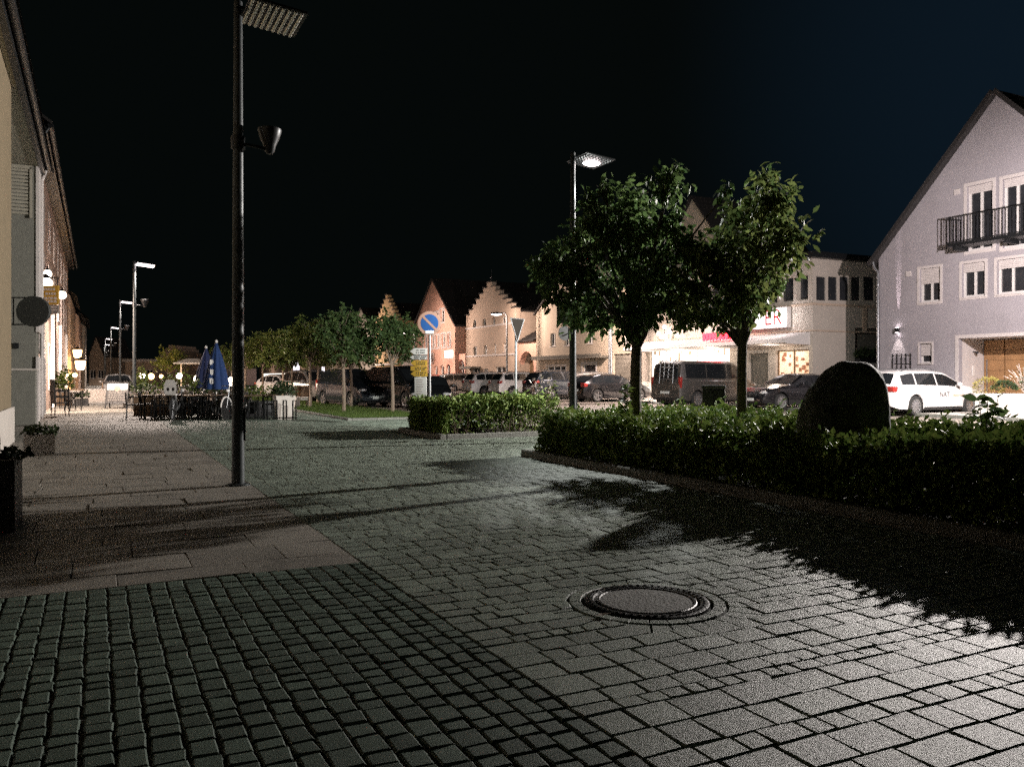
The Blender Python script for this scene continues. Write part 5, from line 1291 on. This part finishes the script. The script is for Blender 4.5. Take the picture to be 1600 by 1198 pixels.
# concrete planter, dark planter
def plantbox(name, label, p, rz, sx, sy, h, m, lm, n, ph, L=.1, taper=0, group=None):
    t = thing(name, label, 'planter', p, rz, group); b = MB()
    o = [(-sx, -sy), (sx, -sy), (sx, sy), (-sx, sy)]; k = 1-taper
    v = [(x*k, y*k, 0) for x, y in o]+[(x, y, h) for x, y in o]+[(x*.86, y*.86, h) for x, y in o]+[(x*.86, y*.86, h-.06) for x, y in o]
    f = [(3, 2, 1, 0)]+[(i, (i+1) % 4, 4+(i+1) % 4, 4+i) for i in range(4)]+[(4+i, 4+(i+1) % 4, 8+(i+1) % 4, 8+i) for i in range(4)]+[(8+i, 8+(i+1) % 4, 12+(i+1) % 4, 12+i) for i in range(4)]
    b.add(v, f); b.build('box', m, t); b = MB(); b.quad(*[(x*.85, y*.85, h-.05) for x, y in o]); b.build('soil', M['soil'], t)
    b = MB()
    for q in range(n):
        a = rnd.random()*2*PI; rr = rnd.random()**.5; p0 = Vector((sx*.8*rr*math.cos(a), sy*.8*rr*math.sin(a), h-.04)); e = p0+Vector((math.cos(a)*rr*sx*.5, math.sin(a)*rr*sy*.5, ph*rnd.uniform(.25, 1)*(1.1-.5*rr)))
        d = (rdir(.4)); ll = L*rnd.uniform(.7, 1.3); leaf(b, e, d, ll, ll*.26)
        if q % 9 == 0: b.add([p0, p0+Vector((.006, 0, 0)), e], [(0, 1, 2)])
    b.build('foliage', lm, t, fix=False)
    return t
p = G(51, 710); plantbox('planter', 'small square concrete planter with a low dark plant on the slabs', p+Vector((0, .2, 0)), AU+.2, .22, .21, .34, M['concrete'], M['leafD'], 150, .22, .09)
p = G(0, 832); plantbox('planter', 'black planter box cut off at the left edge of the picture', p+Vector((-.38, .25, 0)), AU, .42, .34, .62, M['black'], M['leafD'], 160, .12, .08)
p = G(127, 633); plantbox('planter', 'low dark trough of bushy plants by the cafe table', p, AU, .8, .3, .3, M['black'], M['leafD'], 260, .45, .1)
# pots beside the second lamp
for px, y, r, h, m_, lm, ph, lab in ((205, 637, .34, .46, 'concrete', 'leafD', .75, 'round grey pot with a dark bush, left of the lamp pole'), (225, 641, .34, .58, 'palecon', 'leafD', .6, 'square pale pot with a dark bush, right of the lamp pole')):
    p = G(px, y); plantbox('plant_pot', lab, p, AV, r, r, h, M[m_], M[lm], 340, ph, .11, .12)
p = G(197, 634); plantbox('plant_pot', 'tall olive like shrub in a pot behind the chalkboard', p+Vector((0, 1.6, 0)), AV, .25, .25, .4, M['brownwood'], M['leafR'], 420, 1.5, .12)
p = G(441, 655); plantbox('planter', 'tall tapered white planter with a bush at the end of the railing', p+Vector((0, .2, 0)), AV, .30, .30, .74, M['palecon'], M['leafD'], 420, .5, .1, .25)
p = G(1568, 655)
t = thing('raised_planter', 'wide grey trough planter before the entrance of the lilac house', 'planter', p+Vector((.35, .35, 0)), AV); b = MB(); b.bbox((-.9, -.3, 0), (1.6, .55, .80), .03)
t.rotation_euler = (0, 0, AU+PI+.5); b.build('box', M['concrete'], t, 40)
b = MB()
for q in range(500): a = rdir(.2); e = Vector((-.55, .1, .98))+Vector((a.x*.42, a.y*.36, a.z*.30))*rnd.uniform(.8, 1.05); leaf2(b, e, (a+rdir()*.5).normalized(), .1, .012)
b.build('yellow_shrub', M['leafY'], t, fix=False)
b = MB()
for q in range(240): a = rdir(.2); e = Vector((-.1, -.05, .92))+Vector((a.x*.3, a.y*.25, abs(a.z)*.22)); leaf2(b, e, a, .12, .025)
for q in range(420): a = rdir(.1); e = Vector((.85, .1, 1.25))+Vector((a.x*.55, a.y*.35, a.z*.55))*rnd.random()**.4; leaf2(b, e, (a+rdir()).normalized(), .13, .026)
b.build('shrub', M['leafD'], t, fix=False)
b = MB()
for q in range(46): a = rnd.random()*2*PI; p0 = Vector((.45, .1, .8)); e = p0+Vector((math.cos(a)*rnd.uniform(.1, .75), math.sin(a)*.3, rnd.uniform(.5, .95))); b.tube([p0, p0.lerp(e, .6)+Vector((0, 0, .12)), e], [.004, .003, .008], 4)
b.build('ornamental_grass', M['flower'], t)
# chalkboard
p = G(181, 638); t = thing('chalkboard', 'chalkboard sign on a dark frame standing on the left pavement', 'chalkboard', p, .15); zt = 1.05
for s in (0, 1):
    y0, y1 = (0, .28) if s == 0 else (.6, .32); b = MB()
    for x in (-.42, .42): b.tube([(x, y0, 0), (x, y1, zt)], .03, 6)
    b.tube([(-.42, y0+(y1-y0)*.22, zt*.22), (.42, y0+(y1-y0)*.22, zt*.22)], .035, 6); b.tube([(-.42, y1, zt), (.42, y1, zt)], .03, 6); b.build('frame', M['dark'], t)
sl = math.atan2(.28, zt); Mb = RX(-sl); b = MB(); b.box((-.40, -.02, .28), (.40, -.005, .80), Mb); bb = b.build('board', M['black'], t)
b = MB(); b.box((-.40, -.022, .802), (.40, -.004, 1.06), Mb); b.build('header', M['signwhite'], t); b = MB(); b.lathe([(.13, 0), (1e-5, .003)], 20, Mb @ TR(0, -.0225, .86) @ RX(PI/2)); b.build('emblem', M['signred'], t)
b = MB()
for k in range(6):
    x = -.34
    while x < .3: wv = rnd.uniform(.03, .1); b.box((x, -.0235, .34+k*.075), (x+wv, -.0205, .36+k*.075), Mb); x += wv+rnd.uniform(.02, .06)
b.build('lettering', M['concrete'], bb)
# ---------------- cafe and beer garden furniture
def chair(label, p, rz, group, m='rattan'):
    t = thing('chair', label, 'chair', p, rz, group)
    b = MB(); b.bbox((-.22, -.22, .43), (.22, .22, .47), .015); b.build('seat', M[m], t)
    b = MB(); b.bbox((-.22, .19, .47), (.22, .225, .86), .01, TR(0, -.03, 0) @ RX(-.08)); b.build('backrest', M[m], t)
    for x in (-.2, .2):
        for y in (-.2, .2): b = MB(); b.tube([(x, y, .44), (x*1.05, y*1.1, 0)], .016, 6); b.build('leg', M['dark'], t, 50)
    for x in (-.23, .23): b = MB(); b.tube([(x, .18, .68), (x, -.18, .68), (x, -.2, .45)], .016, 6); b.build('armrest', M['dark'], t, 50)
    return t
def table(label, p, rz, group, sx=.4, sy=.4):
    t = thing('table', label, 'table', p, rz, group); b = MB(); b.bbox((-sx, -sy, .71), (sx, sy, .75), .008); b.build('tabletop', M['brownwood'], t)
    for x in (-1, 1):
        for y in (-1, 1): b = MB(); b.tube([(x*(sx-.06), y*(sy-.06), .71), (x*(sx-.06), y*(sy-.06), 0)], .02, 6); b.build('leg', M['dark'], t, 50)
    return t
# stacked chairs on the left pavement
p = G(91, 651)
for k in range(3):
    t = chair('dark rattan armchair in the stack by the pink wall, '+('lowest of the stack', 'middle of the stack', 'topmost of the stack')[k], p+Vector((-.1, .3, .2*k)), AU+.3, 'stacked cafe chairs')
p = G(101, 643); chair('dark rattan armchair standing right behind the chair stack', p+Vector((0, .6, 0)), AU+.5, 'cafe chairs on the left pavement')
p = G(88, 640); chair('dark rattan armchair against the wall behind the chair stack', p+Vector((-.4, 1.5, 0)), AU+.2, 'cafe chairs on the left pavement')
p = G(116, 634); table('small cafe table on the left pavement beside the trough', p, AU, None, .45, .4)
p = G(101, 633); plantbox('planter', 'tall leafy plant box lit from behind among the cafe chairs', p, AU, .5, .3, .6, M['brownwood'], M['leafR'], 420, 1.3, .14)
st = thing('steps', 'pale broad steps lit orange at the far end of the left pavement', 'steps', G(150, 627.5), AV); b = MB()
for k in range(4): b.box((-1.6, k*.35, 0), (1.5, 3, .16*(k+1)-.002*k))
b.build('step', M['palecon'], st)
# railing round the beer garden
a, c_ = G(239, 655), G(460, 656); dv = c_-a; Lf = dv.length; t = thing('railing', 'low dark metal railing with paired posts round the beer garden', 'railing', a, math.atan2(dv.y, dv.x))
n = 16
for k in range(n):
    x = Lf*k/(n-1); b = MB(); hh = .58
    for e in (-.05, .05): b.box((x+e-.018, -.018, 0), (x+e+.018, .018, hh))
    b.box((x-.068, -.02, hh+.002), (x+.068, .02, hh+.03)); b.build('post', M['dark'], t)
b = MB(); b.box((0, -.015, .05), (Lf, .015, .085)); b.build('rail', M['dark'], t); b = MB(); b.box((0, -.012, .40), (Lf*.72, .012, .43)); b.build('rail', M['dark'], t)
ll = ['at the left end behind the railing', 'second from the left behind the railing', 'behind the child seat bicycle', 'between the two bicycles', 'left of the blue parasols', 'in front of the parasol base', 'right of the tall lamp pole', 'near the white tapered planter']
for i, (f, d) in enumerate(((.06, .8), (.17, 1.6), (.27, .9), (.38, 1.9), (.47, 1.0), (.57, 2.6), (.70, .9), (.82, 1.4))):
    pt = a+dv*f+U*d; table('dark wooden beer garden table '+ll[i], pt, AV+rnd.uniform(-.1, .1), 'beer garden tables', .5, .36)
    for j, (ox, oy, rz) in enumerate(((-.75, 0, PI/2), (.75, .05, -PI/2))):
        q = pt+W*ox+U*oy; chair('dark garden chair %s the table %s' % (('left of', 'right of')[j], ll[i]), q, AV+rz+rnd.uniform(-.25, .25), 'beer garden chairs', 'rattan')
pb = a+dv*.12+U*3.4; plantbox('planter', 'long planter of pale flowers behind the left tables', pb, AV, .9, .22, .62, M['brownwood'], M['flower'], 220, .38, .1)
pb = a+dv*.30+U*4.6; plantbox('planter', 'tall green bush planter behind the middle tables', pb, AV, .8, .3, .6, M['black'], M['leafR'], 420, .9, .13)
pb = a+dv*.66+U*4.0; plantbox('planter', 'dark bush planter behind the lamp pole', pb, AV, 1.0, .3, .5, M['black'], M['leafD'], 420, .7, .12)
pb = a+dv*.88+U*3.0; plantbox('planter', 'green bush planter by the right end of the railing', pb, AV, .6, .3, .5, M['black'], M['leafR'], 320, .6, .12)
def parasol(label, p, top, ybot, m, mark):
    t = thing('parasol', label, 'parasol', p, 0, 'closed blue parasols'); b = MB(); b.tube([(0, 0, .05), (0, 0, top)], .028, 10); b.build('pole', M['white'], t, 50)
    b = MB(); b.lathe([(.34, 0), (.34, .07), (.06, .09)], 20); b.build('base', M['concrete'], t, 40)
    H_ = top-ybot; b = MB()
    b.lathe([(.33, ybot+.02), (.40, ybot), (.37, ybot+.12*H_), (.29, ybot+.4*H_), (.17, ybot+.7*H_), (.05, top-.06), (.02, top)], 48, None, lambda a, i: 1+(.24 if i < 5 else .1)*abs(math.sin(4*a+i*.05))-.12)
    cn = b.build('canopy', m, t, 50); b = MB(); b.ell((0, 0, top+.03), (.05, .05, .06)); b.build('finial', M['white'], t, 60)
    if mark:
        sl = math.atan2(.30-.14, .45*H_); 
        for zz, ln in ((ybot+.18*H_, .13), (ybot+.36*H_, .1), (ybot+.56*H_, .07)):
            b = MB(); rr = lerp(.40, .13, (zz-ybot)/(.75*H_))
            for q in range(5): b.box((-.16+rnd.uniform(-.05, .05), -rr-.012, zz+rnd.uniform(-.1, .1)), (-.16+rnd.uniform(.02, .08), -rr-.004, zz+rnd.uniform(.02, .12)), RZ(.33))
            b.build('emblem', M['signwhite'], cn)
    return t
p = G(338, 650); p.z = 0; parasol('closed blue parasol with white emblem, the front one by the lamp pole', p, HC+(588-535)*p.y/F, HC-(608-588)*p.y/F, M['canvas'], True)
p = G(322, 645); parasol('closed darker navy parasol behind and left of the front one', p, HC+(588-544)*p.y/F, HC-(606-588)*p.y/F, M['navy'], False)
# bicycles
def bicycle(label, p, rz, seat):
    t = thing('bicycle', label, 'bicycle', p, rz, 'bicycles at the railing'); R_ = .34
    for x, nm in ((-.52, 0), (.52, 1)):
        b = MB(); Mw = TR(x, 0, R_) @ RX(PI/2); b.lathe([(R_-.035, -.012), (R_-.02, -.02), (R_, 0), (R_-.02, .02), (R_-.035, .012), (R_-.035, -.012)], 32, Mw); wh = b.build('wheel', M['rubber'], t, 50)
        b = MB()
        for k in range(16): a_ = PI*2*k/16; b.tube([(x, .0, R_), (x+math.cos(a_)*(R_-.03), 0, R_+math.sin(a_)*(R_-.03))], .003, 4)
        b.tube([(x, -.05, R_), (x, .05, R_)], .025, 8); b.build('spokes', M['galv'], wh)
        b = MB(); pts = [(x+math.cos(a_)*(R_+.035), 0, R_+math.sin(a_)*(R_+.035)) for a_ in [PI*.05+PI*.95*k/10 for k in range(11)]]; b.tube(pts, .02, 6); b.build('mudguard', M['white'] if not seat else M['dark'], t, 50)
    b = MB(); bb_ = (-.08, 0, .3); st_ = (-.22, 0, .78); hd = (.36, 0, .82)
    for q in ((bb_, st_), (bb_, (.40, 0, .66)), (st_, hd), (bb_, (-.52, 0, R_)), (st_, (-.52, 0, R_)), (hd, (.52, 0, R_)), (hd, (.33, 0, 1.02))): b.tube(q, .02, 8)
    b.build('frame', M['galv'], t, 50)
    b = MB(); b.tube([(.18, -.3, 1.02), (.32, -.22, 1.05), (.33, 0, 1.03), (.32, .22, 1.05), (.18, .3, 1.02)], .013, 8); b.build('handlebar', M['galv'], t, 50)
    b = MB(); b.ell((-.25, 0, .92), (.14, .08, .04)); b.tube([(-.22, 0, .78), (-.24, 0, .9)], .013, 6); b.build('saddle', M['black'], t, 60)
    b = MB(); b.tube([(-.08, -.12, .2), (-.08, 0, .3), (-.08, .12, .4)], .014, 6); b.box((-.12, -.17, .18), (-.04, -.1, .21)); b.box((-.12, .1, .39), (-.04, .17, .42)); b.build('pedals', M['dark'], t)
    b = MB(); b.ell((.46, 0, .9), (.05, .05, .05)); b.build('headlight', M['white'], t, 60)
    return t
p = G(268, 657); bz_ = math.atan2(-1, .10)
bk = bicycle('bicycle with a pale child seat leaning at the railing, seen end on', p+Vector((0, .5, 0)), bz_+PI, True)
cs = thing('child_seat', 'pale plastic child seat with two round holes on the rear of the bicycle', 'child seat', p+Vector((-.03, .05, .78)), bz_+PI)
b = MB(); prof = [(-.15, 0), (.15, 0), (.19, .16), (.17, .34), (.11, .46), (-.11, .46), (-.17, .34), (-.19, .16)]
holes = [[(x+.05*math.cos(a_), .17+.055*math.sin(a_)) for a_ in [2*PI*k/12 for k in range(12)]] for x in (-.075, .075)]
Mx = TR(-.10, 0, 0) @ RZ(-PI/2); facade(b, prof, holes, .03, Mx); b.build('shell', M['signwhite'], cs)
b = MB(); b.bbox((-.06, -.15, -.02), (.16, .15, .03), .02); b.build('seat', M['signwhite'], cs); b = MB(); b.box((-.063, -.14, .03), (-.055, .14, .40)); b.build('lining', M['black'], cs)
p = G(357, 656); bicycle('bicycle with white mudguards just left of the unlit lamp pole', p+Vector((0, .5, 0)), math.atan2(-1, -.12), False)
# bench
p = G(471, 637); t = thing('stone_bench', 'pale block bench with two thick legs beside the grass', 'bench', p+Vector((0, .25, 0)), AV)
b = MB(); b.bbox((-.34, -.22, .32), (.34, .22, .46), .02); b.build('seat', M['palecon'], t, 40)
for x in (-.25, .25): b = MB(); b.bbox((x-.09, -.2, 0), (x+.09, .2, .32), .01); b.build('leg', M['palecon'], t, 40)
b = MB(); b.bbox((-.34, .16, .47), (.34, .21, .95), .02); b.build('backrest', M['brownwood'], t, 40)
# canopy stall and lights beyond the garden
D = 62; p = V(300, HY, D); p.z = 0; t = thing('market_canopy', 'pale square canopy on a white post beyond the beer garden', 'canopy', p, .2); zc = HC+(588-567)*D/F
b = MB(); b.add([(-1.1, -1.1, zc), (1.0, -1.1, zc), (1.0, 1.1, zc), (-1.1, 1.1, zc), (-.3, -.3, zc+.32), (.5, -.3, zc+.32), (.5, .3, zc+.32), (-.3, .3, zc+.32), (-1.1, -1.1, zc-.08), (1, -1.1, zc-.08), (1, 1.1, zc-.08), (-1.1, 1.1, zc-.08)], [(0,1,5,4),(1,2,6,5),(2,3,7,6),(3,0,4,7),(4,5,6,7),(0,1,9,8),(1,2,10,9),(2,3,11,10),(3,0,8,11)]); b.build('cover', M['white'], t)
b = MB(); b.box((.75, -.9, 0), (.9, -.75, zc-.08)); b.box((-.95, .75, 0), (-.85, .85, zc-.08)); b.build('post', M['white'], t)
tree('street_tree', 'small bushy tree in front of the far stepped gable', V(264, HY, 66)*1.0-Vector((0, 0, HC)), 1.5, .08, [(Vector((rnd.uniform(-1.1, 1.1), rnd.uniform(-.8, .8), rnd.uniform(1.8, 3.3))), rnd.uniform(.45, .7)) for k in range(10)], M['leafR'], 1300, .2, M['bark'], None, -.2, False)
for i, (px, y, d, r, m_, w_) in enumerate(((222, 587, 64, .22, 'warmw', 'leftmost, beside the second lamp pole'), (236, 588, 66, .24, 'warm', 'second from the left under the far tree'), (280, 587, 58, .2, 'warmw', 'under the pale canopy'), (310, 592, 50, .26, 'warmw', 'left of the navy parasol'), (362, 596, 48, .26, 'warmw', 'between the blue parasol and the lamp pole'), (252, 588, 68, .15, 'warm', 'low under the far tree'))):
    p = V(px, y, d); t = thing('garden_lamp', 'glowing garden lamp on a stake, '+w_, 'lamp', (p.x, p.y, 0), 0, 'glowing lamps in the beer garden')
    b = MB(); b.tube([(0, 0, 0), (0, 0, p.z-r*.8)], .025, 8); b.build('stake', M['dark'], t); b = MB(); b.ell((0, 0, p.z), (r, r, r)); b.build('globe', M[m_], t, 60)
    light('garden_lamp_light', (0, -r*1.3, p.z+.1), 60, (1, .72, .5), .15, t)
# climbing plant beside the shop
p = V(1331, HY, 38.3); p.z = 1.95; plantbox('planter', 'dark bushy plant in a box on the low wall by the lilac house', ST(27.0, TF+3.0, 1.95), AV, .6, .14, .2, M['dark'], M['leafD'], 300, .55, .16)
# ================================================================ SKY, CAMERA
wd = bpy.data.worlds.new('World'); sc.world = wd; wd.use_nodes = True; nt = wd.node_tree; L = nt.links.new; bg = nt.nodes['Background']
sky = _n(nt, 'ShaderNodeTexSky'); sky.sky_type = 'NISHITA'; sky.sun_disc = False; sky.sun_elevation = math.radians(-8); sky.sun_rotation = math.radians(40)
tc = _n(nt, 'ShaderNodeTexCoord'); dp = _n(nt, 'ShaderNodeVectorMath', operation='DOT_PRODUCT'); dp.inputs[1].default_value = Vector((.66, .75, .30)).normalized()
L(tc.outputs['Generated'], dp.inputs[0])
mr = _n(nt, 'ShaderNodeMapRange', interpolation_type='SMOOTHSTEP'); mr.inputs['From Min'].default_value = .86; mr.inputs['From Max'].default_value = 1.0; L(dp.outputs['Value'], mr.inputs['Value'])
mx = _n(nt, 'ShaderNodeMix', data_type='RGBA'); mx.inputs['A'].default_value = (.0015, .0024, .0023, 1); mx.inputs['B'].default_value = (.0036, .0085, .0150, 1); L(mr.outputs['Result'], mx.inputs['Factor'])
ad = _n(nt, 'ShaderNodeMix', data_type='RGBA', blend_type='ADD'); ad.inputs['Factor'].default_value = .02; L(mx.outputs['Result'], ad.inputs['A']); L(sky.outputs['Color'], ad.inputs['B'])
L(ad.outputs['Result'], bg.inputs['Color']); bg.inputs['Strength'].default_value = 1.0
cd = bpy.data.cameras.new('Camera'); cam = bpy.data.objects.new('Camera', cd); col.objects.link(cam); sc.camera = cam
cam.location = (0, 0, HC); cam.rotation_euler = (PI/2, 0, 0); cd.sensor_width = 36; cd.lens = 36*F/1600
cd.shift_y = -(599-HY)/1600.0
cd.clip_start = .05; cd.clip_end = 2000
sc.view_settings.view_transform = 'Standard'; sc.view_settings.look = 'None'; sc.view_settings.exposure = EXPO; sc.view_settings.gamma = 1
sc.cycles.use_denoising = False; sc.cycles.max_bounces = 5; sc.cycles.diffuse_bounces = 3; sc.cycles.glossy_bounces = 3; sc.cycles.transmission_bounces = 3
sc.cycles.sample_clamp_indirect = 2.0; sc.cycles.sample_clamp_direct = 12; sc.cycles.caustics_reflective = False; sc.cycles.caustics_refractive = False
sc.cycles.use_light_tree = True
